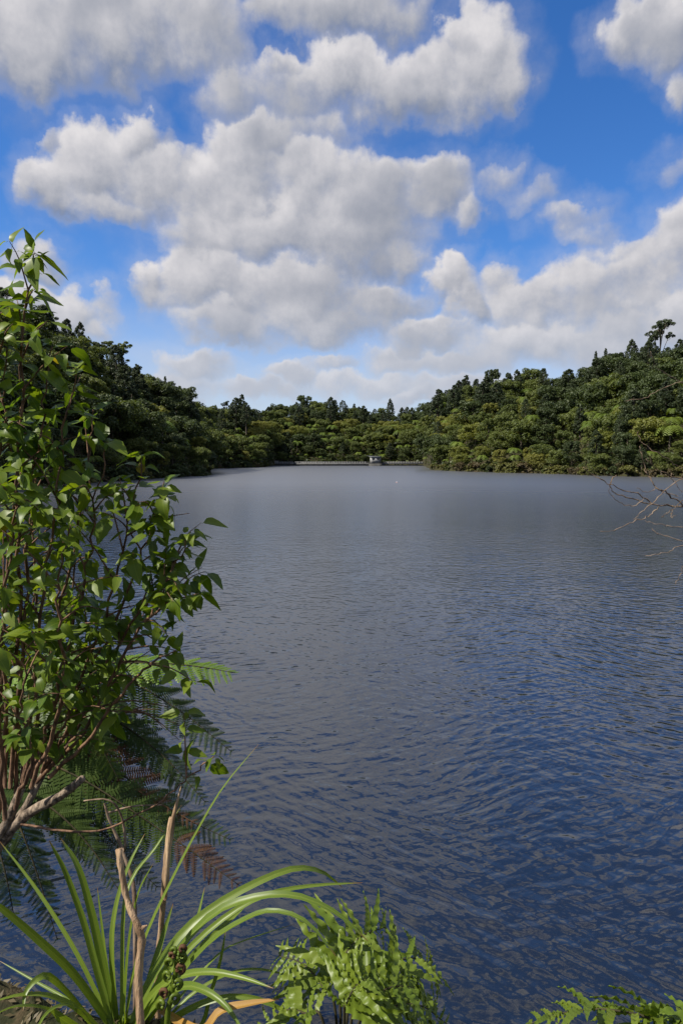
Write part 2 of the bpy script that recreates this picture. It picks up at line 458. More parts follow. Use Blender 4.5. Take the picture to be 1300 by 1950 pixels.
HH = np.array([sky_z(p[0], p[3], p[2]) - TREE for p in PROF])

def wob(x, y):
    return (np.sin(x * .11 + 1.3) * np.cos(y * .09 + .4) * 1.1 + np.sin(x * .23 + y * .19) * .6 + np.cos(x * .05 - y * .07) * 1.4)

def bank_edge(x):
    e = np.interp(x, [-400, -2.1, -1.5, -.35, -.1, 1.6, 400], [220, 2.0, 1.80, 1.80, 1.40, 1.40, 200])
    return e + .06 * np.sin(x * 5.1) + .04 * np.sin(x * 11.3 + 1)

def ground_z(x, y):
    x = np.asarray(x, float); y = np.asarray(y, float)
    r = np.hypot(x, y); a = np.arctan2(x, y)
    d0 = np.interp(a, AZ, D0); d1 = np.interp(a, AZ, D1); hh = np.interp(a, AZ, HH)
    t = (r - d0) / (d1 - d0)
    tt = np.clip(t, 0, 1)
    z = .35 + hh * (1 - (1 - tt) ** 1.35) + wob(x, y) * np.clip(tt * 2.5, 0, 1)
    z = np.where(t < 0, np.maximum(.35 + (r - d0) * .8, -2.0), z)
    z = np.where(t > 1, z - np.clip(r - d1, 0, 400) * .04, z)
    ed = bank_edge(x)
    s = y - ed
    zn = np.where(s < 0, 2.9 + .05 * np.sin(x * 3.3 + y * 2.1) + np.clip(-s - 3, 0, 200) * .10, 2.9 - 1.25 * s + .08 * np.sin(x * 4 + y * 3))
    zn = np.maximum(zn, -2.0)
    near = (np.abs(a) > R(62)) | (y < ed + 5)
    return np.where(near, np.maximum(zn, np.where(np.abs(a) > R(62), -2, z)), z)

def build_terrain():
    azs = np.concatenate([np.arange(-180, -34, 2.0), np.arange(-34, 34, .25), np.arange(34, 180.1, 2.0)])
    rs = np.concatenate([[0.0], np.geomspace(.3, 12, 70), np.geomspace(13, 80, 24), np.arange(84, 480, 4.0), np.geomspace(500, 6000, 14)])
    A, Rr = np.meshgrid(np.radians(azs), rs, indexing='ij')
    X, Y = np.sin(A) * Rr, np.cos(A) * Rr
    Z = ground_z(X, Y)
    v = np.stack([X, Y, Z], -1).reshape(-1, 3)
    na, nr = len(azs), len(rs)
    i, j = np.meshgrid(np.arange(na - 1), np.arange(nr - 1), indexing='ij')
    b = i * nr + j
    q = np.stack([b, b + 1, b + nr + 1, b + nr], -1).reshape(-1, 4)
    mb = MB(); mb.add(v, q)
    o = mb.build('terrain', M['ground'], smooth=True)
    tag(o, kind='structure')
build_terrain()

wm = MB()
wm.add([(-420, -2, 0), (420, -2, 0), (420, 420, 0), (-420, 420, 0)], [(0, 1, 2, 3)])
tag(wm.build('lake_water', M['water']), kind='structure')

# ------------------------------------------------------------------ foliage geometry
def unit(a):
    return a / np.maximum(np.linalg.norm(a, axis=-1, keepdims=True), 1e-9)

def cards(mb, c, nrm, size, aspect=.6, fold=.15):
    n = len(c)
    nrm = unit(nrm)
    t = unit(np.cross(nrm, RNG.normal(size=(n, 3))))
    b = np.cross(nrm, t)
    s = size[:, None]
    v = np.stack([c - t * s, c + b * s * aspect + nrm * s * fold, c + t * s, c - b * s * aspect + nrm * s * fold], 1).reshape(-1, 3)
    mb.add(v, np.arange(n * 4).reshape(-1, 4))

def clump(mb, ctr, rad, n, size, flat=.9, up=.35):
    d = RNG.normal(size=(n, 3)); d[:, 2] = d[:, 2] * .9 + .35
    d = unit(d)
    rr = rad * RNG.uniform(.45, 1.08, n) ** .6
    c = np.asarray(ctr) + d * rr[:, None] * np.array([1, 1, flat])
    nr = d + np.array([0, 0, up]) + RNG.normal(size=(n, 3)) * .6
    cards(mb, c, nr, size * RNG.uniform(.6, 1.35, n))

def limb(mb, a, b, r0, r1, bend=.12, n=5, sides=5):
    a, b = Vector(a), Vector(b)
    mid = (a + b) / 2 + Vector(RNG.normal(size=3)) * (b - a).length * bend
    pts = smoothcurve([a, mid, b], n)
    mb.tube(pts, [r0 + (r1 - r0) * i / (n - 1) for i in range(n)], sides)

def make_broadleaf(height, rad, vflat, nclump, leaf=.19, per=120):
    cr, tr = MB(), MB()
    cz = height - rad * vflat
    tr.tube(smoothcurve([(0, 0, -.6), (.15, .1, cz * .4), (-.1, .1, cz)], 6), [.28, .26, .24, .2, .17, .12], 7)
    nl = 7
    for L in range(nl):
        an = L * 2.4 + RNG.uniform(-.5, .5); q = rad * (RNG.uniform(.25, .72) if L else 0.0)
        lr = rad * RNG.uniform(.34, .58)
        lc = np.array([math.cos(an) * q, math.sin(an) * q, cz + (rad * vflat - lr * .8) * RNG.uniform(-.25, 1.0) if L else height - lr])
        limb(tr, (0, 0, cz * RNG.uniform(.5, .8)), lc, .1, .03)
        for i in range(nclump // nl + 2):
            d = RNG.normal(size=3); d[2] = d[2] * .8 + .3; d /= np.linalg.norm(d)
            cl = lr * RNG.uniform(.25, .55)
            clump(cr, lc + d * (lr - cl * .6) * RNG.uniform(.75, 1.25), cl, int(per * (cl / (rad * .22)) ** 1.5) + 20, leaf)
    for s in range(3):                                    # skirt
        for i in range(nclump // 6):
            an = RNG.uniform(0, 6.28); q = RNG.uniform(.5, .95) * rad
            clump(cr, (math.cos(an) * q, math.sin(an) * q, cz - rad * vflat * RNG.uniform(.3, .95)), rad * .26, int(per * .6), leaf)
    return cr, tr

def make_conifer(height, rad, pointy, nclump, leaf=.15, per=125, base=.22, up=.4):
    cr, tr = MB(), MB()
    tr.tube([(0, 0, -.8), (.1, 0, height * .35), (0, .1, height * .7), (0, 0, height * .97)], [.34, .27, .16, .04], 7)
    for i in range(nclump):
        t = (i + RNG.uniform(0, 1)) / nclump
        z = height * (base + (1 - base) * t)
        prof = rad * (1 - t) ** pointy * min(1, .55 + t * 2.5) + .12
        an = RNG.uniform(0, 6.28); q = prof * RNG.uniform(.3, 1.05) ** .6
        p = (math.cos(an) * q, math.sin(an) * q, z - q * .12)
        clump(cr, p, RNG.uniform(.5, .85) * (.35 + .28 * prof), int(per * RNG.uniform(.7, 1.2)), leaf, flat=.9, up=up)
        if i % 6 == 0:
            limb(tr, (0, 0, z - .5), p, .06, .02, .05, 3, 4)
    clump(cr, (0, 0, height * .985), .3, 40, leaf, 1.6)
    return cr, tr

def make_emergent(height, spread, nl, leaf=.2, clumpr=.9, lift=.55, pads=5):
    """open crown: bare ascending limbs that end in flat pads of leaves"""
    cr, tr = MB(), MB()
    fork = height * .42
    tr.tube(smoothcurve([(0, 0, -.8), (.2, .1, fork * .5), (0, 0, fork), (.15, -.1, height * .7), (0, 0, height * .93)], 9),
            [.34, .31, .28, .25, .22, .17, .12, .08, .05], 7)
    for i in range(nl):
        an = i * 2.4 + RNG.uniform(-.4, .4)
        z0 = fork * RNG.uniform(.75, 1.5)
        e = np.array([math.cos(an), math.sin(an), 0]) * spread * RNG.uniform(.5, 1.0)
        e[2] = min(height * .98, z0 + (height - z0) * RNG.uniform(lift, 1.0))
        limb(tr, (0, 0, z0), e, .13, .05, .08, 6, 5)
        for j in range(pads):
            c = e + RNG.normal(size=3) * np.array([.9, .9, .5]) * clumpr
            limb(tr, e * .8 + np.array([0, 0, z0]) * .2, c, .04, .015, .05, 3, 4)
            clump(cr, c, clumpr * RNG.uniform(.55, .95), 110, leaf, .55, .8)
    for j in range(pads):
        clump(cr, np.array([0, 0, height * .95]) + RNG.normal(size=3) * .6 * clumpr, clumpr * .8, 95, leaf, .5, 1.0)
    return cr, tr

def make_treefern(height, flen, nf):
    cr, tr = MB(), MB()
    tr.tube([(0, 0, -.6), (.1, 0, height * .5), (0, 0, height)], [.17, .12, .14], 7)
    for f in range(nf):
        an = f * 2.39996 + RNG.uniform(-.2, .2)
        L = flen * RNG.uniform(.8, 1.1); rise = RNG.uniform(.1, 1.15)
        ca, sa = math.cos(an), math.sin(an)
        n = 13; pts = []
        for i in range(n):
            t = i / (n - 1)
            rr = L * (t - .12 * t * t); z = height + L * (rise * t - (rise + .55) * t * t * .95)
            pts.append(np.array([ca * rr, sa * rr, z]))
        side = np.array([-sa, ca, 0])
        for i in range(1, n - 1):
            t = i / (n - 1); T = unit(pts[i + 1] - pts[i - 1])
            pl = L * .25 * math.sin(math.pi * min(1, .12 + t * .88)) ** .7 + .05
            hw = L / n * .42
            for s in (-1, 1):
                d = unit(side * s * .92 + T * .4 + np.array([0, 0, -.28]))
                a = pts[i]; b = a + d * pl
                cr.add([a - T * hw, a + T * hw, b + T * hw * .25, b - T * hw * .25], [(0, 1, 2, 3)])
    return cr, tr

def make_flax(h, n):
    cr = MB()
    for i in range(n):
        an = RNG.uniform(0, 6.28); le = h * RNG.uniform(.7, 1.1); lean = RNG.uniform(.15, .9)
        d = np.array([math.cos(an), math.sin(an), 0]); s = np.array([-d[1], d[0], 0]) * .06 * h
        p0 = d * .1 + np.array([0, 0, -.2]); p1 = d * lean * le * .45 + np.array([0, 0, le * .75]); p2 = d * lean * le * .95 + np.array([0, 0, le * (1 - lean * .5)])
        cr.add([p0 - s, p0 + s, p1 + s, p1 - s, p2 + s * .1, p2 - s * .1], [(0, 1, 2, 3), (3, 2, 4, 5)])
    return cr

PROTO = {}
BROAD_MB = []
def proto(kind, crown_mat, gen, trunk_mat='bark_dark'):
    cr, tr = gen
    PROTO.setdefault(kind, []).append((cr.mesh('crown', M[crown_mat]), tr.mesh('trunk', M[trunk_mat], True)))
for i in range(4):
    PROTO_args = [(9, 4.2, .75, 46), (8, 4.6, .6, 48), (10, 3.8, .95, 46), (7.5, 3.9, .8, 40)][i]
    g = make_broadleaf(*PROTO_args)
    BROAD_MB.append((g[0], float(max(v[:, 2].max() for v in g[0].v))))
    tm = g[1].mesh('trunk', M['bark_dark'], True)
    for kd in ('broad_dark', 'broad_mid', 'broad_yellow'):
        PROTO.setdefault(kd, []).append((g[0].mesh('crown', M[kd]), tm))
proto('conifer', 'conifer', make_conifer(13, 3.0, .45, 95))
proto('conifer', 'conifer', make_conifer(14, 2.3, .42, 90))
proto('conifer', 'conifer', make_conifer(12, 3.2, .55, 95))
proto('conifer', 'conifer', make_conifer(15, 2.5, .35, 85, base=.40, per=70))
proto('spire', 'conifer', make_conifer(15, 1.3, .6, 60, base=.3, per=60))
proto('emergent', 'broad_mid', make_emergent(13, 4.6, 9), 'bark_pale')
proto('emergent', 'broad_dark', make_emergent(12, 3.2, 7), 'bark_pale')
proto('umbrella', 'conifer', make_emergent(14, 3.0, 8, .2, .95, .35, 5), 'bark_dark')
for i in range(3):
    proto('treefern', 'fern_far', make_treefern([4.2, 5.4, 3.4][i], [2.9, 2.7, 2.5][i], [17, 15, 16][i]))
for i in range(2):
    sh = make_broadleaf([3.0, 2.4][i], [1.9, 1.7][i], .8, 22, .17, 80)
    for kd in ('shrub', 'brown_shrub', 'broad_dark'):
        PROTO.setdefault('shrub_' + kd, []).append((sh[0].mesh('crown', M[kd]), sh[1].mesh('trunk', M['bark_dark'])))
FLAX = [make_flax(1.9, 90).mesh('flax_leaves', M['flax']), make_flax(1.6, 70).mesh('flax_leaves', M['flax'])]

def plant_tree(kind, name, x, y, height, label, cat, group, width=1.0, variant=None, sink=.35):
    meshes = PROTO[kind]
    cm, tm = meshes[variant if variant is not None else random.randrange(len(meshes))]
    h0 = max(v.co.z for v in cm.vertices) if cm.get('h0') is None else cm['h0']
    cm['h0'] = h0
    s = height / h0
    z = float(ground_z(x, y))
    e = empty(name, (x, y, z - sink * s), random.uniform(0, 6.28), (s * width, s * width, s))
    tag(e, label, cat, group)
    link('crown', cm, e); link('trunk', tm, e)
    return e

def region(px):
    return 'left' if px < 398 else ('mid' if px < 818 else 'right')
WHERE = {'left': 'on the steep hill behind the leafy shrub', 'mid': 'on the wooded slope behind the dam', 'right': 'on the hill behind the bare twigs'}
KINDS = {
    'broad_dark': ('broadleaf_tree', 'rounded dark green broadleaf tree', 'tree'),
    'broad_mid': ('broadleaf_tree', 'rounded mid green broadleaf tree', 'tree'),
    'broad_yellow': ('broadleaf_tree', 'rounded yellow green broadleaf tree', 'tree'),
    'conifer': ('conifer_tree', 'dark narrow conifer', 'tree'),
    'treefern': ('tree_fern', 'bright green tree fern', 'tree fern'),
}
KINDS_H = {'broad_dark': 9, 'broad_mid': 8.2, 'broad_yellow': 7, 'conifer': 12.5, 'treefern': 5.2}
def px_of(x, y):
    return 650 + F * x / (y * math.cos(PITCH)) if y > 0 else -9999

# --- trees singled out on the skyline and the shore: kind, column, top row, distance, width, variant, name, label, category
SOLO = [
    ('conifer', 160, 612, 195, .85, 1, 'conifer_tree', 'dark blunt conifer, tallest above the shrub, beside a thinner pointed one', 'tree'),
    ('conifer', 136, 606, 200, .8, 0, 'conifer_tree', 'dark lumpy-topped conifer standing just behind the blunt one on the steep hill', 'tree'),
    ('emergent', 232, 650, 222, .95, 0, 'pale_limbed_tree', 'open-crowned tree with bare pale limbs on the steep hill ridge', 'tree'),
    ('emergent', 187, 648, 215, .8, 1, 'pale_limbed_tree', 'small pale-stemmed tree between the dark conifer and the open-crowned one', 'tree'),
    ('umbrella', 265, 692, 228, .6, 0, 'flat_topped_tree', 'small flat-topped dark tree below the open-crowned pale tree', 'tree'),
    ('spire', 318, 716, 236, .9, 0, 'spire_tree', 'thin spiky tree poking above the falling ridge line', 'tree'),
    ('emergent', 333, 732, 238, .75, 1, 'tufted_tree', 'tufted sparse tree right beside the thin spiky tree', 'tree'),
    ('umbrella', 15, 545, 176, .9, 0, 'flat_topped_tree', 'dark tree with layered crown highest on the steep hill', 'tree'),
    ('umbrella', 92, 585, 190, .8, 0, 'flat_topped_tree', 'dark layered tree peeping past the shrub top leaves', 'tree'),
    ('umbrella', 372, 765, 252, .7, 0, 'flat_topped_tree', 'low flat-topped dark tree where the ridge meets the far slope', 'tree'),
    ('umbrella', 433, 763, 350, .8, 0, 'pine_tree', 'dark pine with uneven crown at the end of the far slope', 'tree'),
    ('conifer', 412, 770, 345, .7, 2, 'conifer_tree', 'short dark conifer next to the uneven pine', 'tree'),
    ('conifer', 465, 766, 360, .6, 1, 'conifer_tree', 'small pointed conifer standing alone on the far skyline', 'tree'),
    ('broad_dark', 578, 752, 432, 1.1, 2, 'broadleaf_tree', 'highest big rounded tree on the slope behind the dam', 'tree'),
    ('conifer', 742, 758, 432, .75, 2, 'tufted_tree', 'tufted tree rising alone on the skyline above the valve tower', 'tree'),
    ('umbrella', 1248, 607, 258, .85, 0, 'lone_tall_tree', 'lone tall tree with tufted crown above the hill behind the twigs', 'tree'),
    ('spire', 1128, 668, 262, .9, 0, 'spire_tree', 'thinner dark spire of the twin trees by the notch', 'tree'),
    ('spire', 1146, 663, 264, .95, 0, 'spire_tree', 'thicker dark spire of the twin trees by the notch', 'tree'),
    ('conifer', 1080, 716, 272, .6, 0, 'conifer_tree', 'small dark pointed conifer standing in the notch', 'tree'),
    ('broad_dark', 935, 702, 292, .8, 2, 'broadleaf_tree', 'tall ragged tree at the crest of the rounded knoll', 'tree'),
    ('broad_mid', 1010, 700, 282, 1.0, 0, 'broadleaf_tree', 'wide domed tree crowning the rounded knoll', 'tree'),
    ('conifer', 1195, 645, 256, .9, 2, 'conifer_tree', 'broad dark conifer below the lone tall tree', 'tree'),
    ('conifer', 1285, 645, 252, 1.0, 2, 'conifer_tree', 'broad dark conifer on the crest beyond the lone tall tree', 'tree'),
    ('conifer', 842, 752, 318, .7, 1, 'conifer_tree', 'straight conifer on the knoll shoulder above the dam end', 'tree'),
    ('conifer', 870, 738, 312, .7, 3, 'conifer_tree', 'tall conifer with bare lower stem on the knoll shoulder', 'tree'),
]
placed = []
for kind, px, py, r, wd, var, name, label, cat in SOLO:
    a = az_of(px); x, y = math.sin(a) * r, math.cos(a) * r
    g = float(ground_z(x, y)); zt = sky_z(px, py, r)
    h = max(zt - g, 4.0)
    s0 = h / (PROTO[kind][var][0].get('h0') or max(v.co.z for v in PROTO[kind][var][0].vertices))
    plant_tree(kind, name, x, y, h + .35 * s0, label, cat, None, wd / max(s0, .6) * min(1.25, s0) if s0 > 1.3 else wd, var)
    placed.append((x, y, 3.0))

# --- the forest
def scatter():
    n_try = 26000
    a = RNG.uniform(az_of(-60), az_of(1360), n_try)
    d0 = np.interp(a, AZ, D0); d1 = np.interp(a, AZ, D1)
    u = RNG.uniform(0, 1, n_try)
    lo, hi = d0 + 1.8, d1 + 9
    r = np.sqrt(lo ** 2 + (hi ** 2 - lo ** 2) * u)
    pts = list(placed)
    out = []
    P = np.array([(p[0], p[1], p[2]) for p in pts])
    for k in range(n_try):
        x, y = math.sin(a[k]) * r[k], math.cos(a[k]) * r[k]
        px = px_of(x, y)
        t = (r[k] - d0[k]) / (d1[k] - d0[k])
        reg = region(px)
        shore = r[k] - d0[k]
        sz = random.random()
        if reg == 'mid':
            kd = random.choices(['broad_mid', 'broad_dark', 'broad_yellow', 'conifer', 'treefern'],
                                [.34, .10 + .2 * (t > .7), .30 * (t < .8), .03 + .42 * (t > .6), .30 * (t < .75) + .02])[0]
        elif reg == 'right':
            dark = 1.0 if px > 1050 and t > .45 else 0.0
            kd = random.choices(['broad_mid', 'broad_dark', 'broad_yellow', 'conifer', 'treefern'],
                                [.40 - .2 * dark, .22 + .4 * dark, .20 * (1 - dark),   .10 + .16 * (t > .6), .24 * (t < .8) * (1 - .5 * dark)])[0]
        else:
            kd = random.choices(['broad_mid', 'broad_dark', 'broad_yellow', 'conifer', 'treefern'], [.40, .36, .05, .14, .14 * (t < .7)])[0]
        rad = {'broad_dark': 3.1, 'broad_mid': 3.0, 'broad_yellow': 2.7, 'conifer': 2.4, 'treefern': 2.2}[kd]
        if reg == 'mid': rad *= 1.08
        if shore < 10: rad *= .8
        dd = np.hypot(P[:, 0] - x, P[:, 1] - y)
        if (dd < (P[:, 2] + rad) * .92).any(): continue
        P = np.vstack([P, (x, y, rad)])
        h = KINDS_H[kd] * (.72 + .60 * sz)
        if shore < 10: h *= .62
        if t > .8 and kd == 'conifer': h *= .82
        if t > .95: h = min(h, 10.5)
        out.append((kd, reg, x, y, h, rad, t, r[k]))
    return out
forest = scatter()
broad = sorted([f for f in forest if f[0].startswith('broad')], key=lambda f: -f[4] / f[7])
n_solo_broad = sum(1 for q in SOLO if q[0].startswith('broad'))
rest = set(id(f) for f in broad[298 - n_solo_broad:])
mass = MB()
for f in forest:
    kd, reg, x, y, h, rad, t, rr = f
    name, lab, cat = KINDS[kd]
    wd = random.uniform(.95, 1.3)
    if id(f) in rest:                       # past the largest 300: one stretch of canopy
        src, top = BROAD_MB[random.randrange(len(BROAD_MB))]
        s_ = h / top
        mass.merge(src, Matrix.Translation((x, y, float(ground_z(x, y)) - .35 * s_)) @ Matrix.Rotation(random.uniform(0, 6.28), 4, 'Z') @ Matrix.Diagonal((s_ * wd, s_ * wd, s_, 1)))
        continue
    zone = 'low on' if t < .28 else ('half way up' if t < .72 else 'high on')
    size = 'small ' if h < KINDS_H[kd] * .93 else ('large ' if h > KINDS_H[kd] * 1.07 else '')
    where = WHERE[reg].replace('on the', zone + ' the', 1)
    plant_tree(kd, name, x, y, h, size + lab + ' ' + where, cat, size + lab + 's ' + where, wd)
if mass.n:
    tag(mass.build('canopy_trees', M['canopy']), 'small distant crowns filling the forest canopy between the larger trees', 'trees', kind='stuff')
print('FOREST', len(forest), {k: sum(1 for f in forest if f[0] == k) for k in KINDS})

# --- shrubs and flax along the waterline
shore_n = 0
px = -60.0
while px < 1340:
    a = az_of(px); d0 = float(np.interp(a, AZ, D0))
    step = 1.7 / d0 * F
    if 515 < px < 822:
        px = 822; continue
    r = d0 + random.uniform(-.6, .7)
    x, y = math.sin(a) * r, math.cos(a) * r
    reg = region(px)
    roll = random.random()
    if reg == 'right' and roll < .36:
        z = float(ground_z(x, y))
        f = link('flax_bush', random.choice(FLAX)); f.location = (x, y, z - .05); f.rotation_euler.z = random.uniform(0, 6); s = random.uniform(.7, 1.2); f.scale = (s, s, s)
        tag(f, 'straw green flax clump at the waterline under the hill behind the twigs', 'flax', 'flax clumps along the shore')
    else:
        kd = random.choices(['shrub_shrub', 'shrub_brown_shrub', 'shrub_broad_dark'], [.6, .25, .2] if reg == 'right' else [.25, .08, .7])[0]
        nm = {'shrub_shrub': 'light green', 'shrub_brown_shrub': 'brownish', 'shrub_broad_dark': 'dark green'}[kd]
        lab = nm + ' low shrub overhanging the waterline ' + {'left': 'below the steep hill', 'mid': 'at the far end of the dam', 'right': 'below the hill behind the twigs'}[reg]
        plant_tree(kd, 'shore_shrub', x, y, random.uniform(1.6, 3.4), lab, 'shrub', lab.replace('shrub', 'shrubs'), random.uniform(.9, 1.3), sink=.4)
    px += step * random.uniform(.7, 1.3)

# --- undergrowth that fills the slopes between the trees
def undergrowth():
    n = 52000
    a = RNG.uniform(az_of(-140), az_of(1440), n)
    d0 = np.interp(a, AZ, D0); d1 = np.interp(a, AZ, D1)
    r = d0 + .2 + (d1 + 14 - d0) * RNG.uniform(0, 1, n)
    x, y = np.sin(a) * r, np.cos(a) * r
    lift = (.4 + 1.4 * (np.sin(x * .7) * np.cos(y * .6) * .5 + .5)) * RNG.uniform(.1, 1, n)
    z = ground_z(x, y) + lift
    mb = MB()
    nr = RNG.normal(size=(n, 3)) * .55 + np.array([0, 0, 1.0])
    cards(mb, np.stack([x, y, z], 1), nr, RNG.uniform(.3, .7, n) * np.clip(r / 200, .7, 1.7))
    o = mb.build('undergrowth', M['under'])
    tag(o, 'dense dark undergrowth covering the slopes between the trees', 'undergrowth', kind='stuff')
undergrowth()

# ------------------------------------------------------------------ dam
DY = 350.0
def dam():
    x0, x1 = at(508, 884, DY).x, at(838, 884, DY).x
    d = empty('dam', (0, DY, 0))
    tag(d, 'long low concrete dam with railed walkway across the lake end', 'dam')
    hx = at(694, 884, DY).x; hx2 = at(734, 884, DY).x
    MB().box(x0, hx2, 0, 2.4, -2, .78).build('dam_wall', M['concrete_wet'], d)
    MB().box(x0, x1, -.35, 2.7, .78, 1.06).build('walkway_deck', M['concrete'], d)
    MB().box(hx2, x1, 1.5, 2.4, -2, .3).build('spillway_sill', M['concrete_wet'], d)
    pier = MB().box(-.28, .28, .0, 2.3, -2, .78).mesh('pier', M['concrete_wet'])
    for i in range(8):
        p = link('pier', pier, d); p.location.x = hx2 + 1.2 + i * (x1 - hx2 - 2) / 7
    post = MB().box(-.11, .11, -.28, -.08, 1.06, 2.02).mesh('railing_post', M['concrete_pale'])
    n = 68
    for i in range(n):
        x = x0 + .3 + i * (x1 - x0 - .6) / (n - 1)
        if hx + .8 < x < hx2 - 1: continue
        p = link('railing_post', post, d); p.location.x = x
    back = MB().box(x0, x1, 2.3, 2.45, 1.06, 1.9).build('back_parapet', M['concrete_wet'], d)
    for z in (1.45, 1.9):
        MB().box(x0, hx + 1.0, -.24, -.12, z, z + .13).build('handrail', M['concrete_pale'], d)
        MB().box(hx2 - 1.2, x1, -.24, -.12, z, z + .13).build('handrail', M['concrete'], d)
    # valve tower
    t = empty('valve_tower', ((at(700, 884, DY).x + at(729, 884, DY).x) / 2, DY - 1.2, 0))
    tag(t, 'pale concrete valve tower with flat roof rising from the dam', 'tower')
    wd = (at(729, 884, DY).x - at(702, 884, DY).x) / 2
    def drum(r0, z0, z1, inset=0):
        m = MB(); ring = []
        for s in range(24):
            an = 2 * math.pi * s / 24
            cx, cy = math.cos(an), math.sin(an)
            k = 1 / max(abs(cx), abs(cy)) ** .45
            ring.append((cx * r0 * k * .93, cy * r0 * .8 * k + 0))
        v = [(x, y, z) for z in (z0, z1) for x, y in ring] + [(0, 0, z0), (0, 0, z1)]
        q = [(i, (i + 1) % 24, 24 + (i + 1) % 24, 24 + i) for i in range(24)]
        q += [(48, (i + 2) % 24, (i + 1) % 24, i) for i in range(0, 24, 2)] + [(49, 24 + i, 24 + (i + 1) % 24, 24 + (i + 2) % 24) for i in range(0, 24, 2)]
        return m.add(v, q)
    drum(wd * 1.02, -2, 1.1).build('base_drum', M['concrete_wet'], t)
    drum(wd * .84, 1.1, 4.5).build('wall', M['concrete'], t)
    drum(wd * .95, 4.5, 4.85).build('roof', M['roof'], t)
    wnd = MB().box(-.7, .7, -.06, .1, 0, .62).mesh('window', M['dark_glass'])
    for xx in (-1.3, 1.2):
        o = link('window', wnd, t); o.location = (xx, -wd * .84 * .8 * .99, 3.3)
    MB().tube([(-wd * .8, 0, 4.9), (-wd * 1.25, -.2, 5.05)], .07, 5).build('hoist_arm', M['roof'], t)
    # small hut at the dam's end
    hx_ = at(526, 884, DY).x
    h = empty('dam_hut', (hx_, DY + .6, 1.06))
    tag(h, 'tiny grey hut with dark roof at the far end of the dam walkway', 'hut')
    MB().box(-1.1, 1.1, -.6, .8, -.02, 1.5).build('wall', M['concrete'], h)
    MB().box(-1.4, 1.4, -.9, 1.1, 1.5, 1.72).build('roof', M['concrete_wet'], h)
dam()

def buoy():
    y = CAM_Z * F / (918.5 - HORIZON)
    p = at(755, 918.5, y)
    e = empty('buoy', (p.x, y, 0), 0, .6)
    tag(e, 'small white marker buoy floating on the open lake', 'buoy')
    m = MB(); prof = [(0, -.16), (.12, -.13), (.19, -.03), (.19, .08), (.12, .18), (.05, .24)]
    pts = [(0, 0, z) for r, z in prof]
    m.tube(pts, [max(r, .01) for r, z in prof], 12).build('float', M['buoy'], e, True)
    MB().tube([(0, 0, -.02), (0, 0, .05)], .197, 12).build('band', M['buoy_red'], e, True)
    MB().tube([(0, 0, .22), (0, 0, .38)], .025, 6).build('top_mark', M['buoy'], e, True)
buoy()

# ------------------------------------------------------------------ the leafy shrub on the left
def frame(pos, xdir, up, s):
    x = Vector(xdir).normalized(); y = Vector(up).cross(x)
    if y.length < 1e-4: y = Vector((0, 1, 0)).cross(x)
    y.normalize(); z = x.cross(y)
    return Matrix(((x.x * s, y.x * s, z.x * s, pos[0]), (x.y * s, y.y * s, z.y * s, pos[1]), (x.z * s, y.z * s, z.z * s, pos[2]), (0, 0, 0, 1)))

def leaf_builder(seed, droop=.35, fold=.22, width=.31):
    rg = random.Random(seed)
    n = 9; v = []; uv = []
    twist = rg.uniform(-.25, .25)
    for i in range(n):
        t = i / (n - 1)
        wv = width * (math.sin(math.pi * min(1, t ** .72)) ** .85) * (1 - .25 * t) + .004
        if 0 < i < n - 1: wv *= 1 + (.07 if i % 2 else -.04)
        x = t * (1 - .12 * droop * t); z = -droop * t * t + .05 * math.sin(t * 5 + seed)
        for s in (-1, 0, 1):
            tw = twist * t
            yy = s * wv; zz = z + abs(s) * wv * fold + tw * yy
            v.append((x, yy, zz)); uv.append((t, .5 + .5 * s * min(1, wv / width)))
    q = []
    for i in range(n - 1):
        for s in range(2):
            a = i * 3 + s
            q.append((a, a + 3, a + 4, a + 1))
    m = MB(); m.add(v, q, uv)
    # short stalk
    m.tube([(-.16, 0, .03), (0, 0, 0)], [.012, .010], 3, cap=False)
    return m

LEAF_MB = [leaf_builder(s, d, f, w_) for s, d, f, w_ in [(1, .30, .25, .30), (2, .50, .15, .28), (3, .15, .30, .33), (4, .65, .2, .29), (5, .38, .4, .31), (6, .22, .1, .30), (7, .45, .28, .26)]]
LEAF_ME = [m.mesh('leaf', M['leaf'], True) for m in LEAF_MB]

LEAF_OLD = [m.mesh('leaf', M['leaf_old'], True) for m in LEAF_MB]

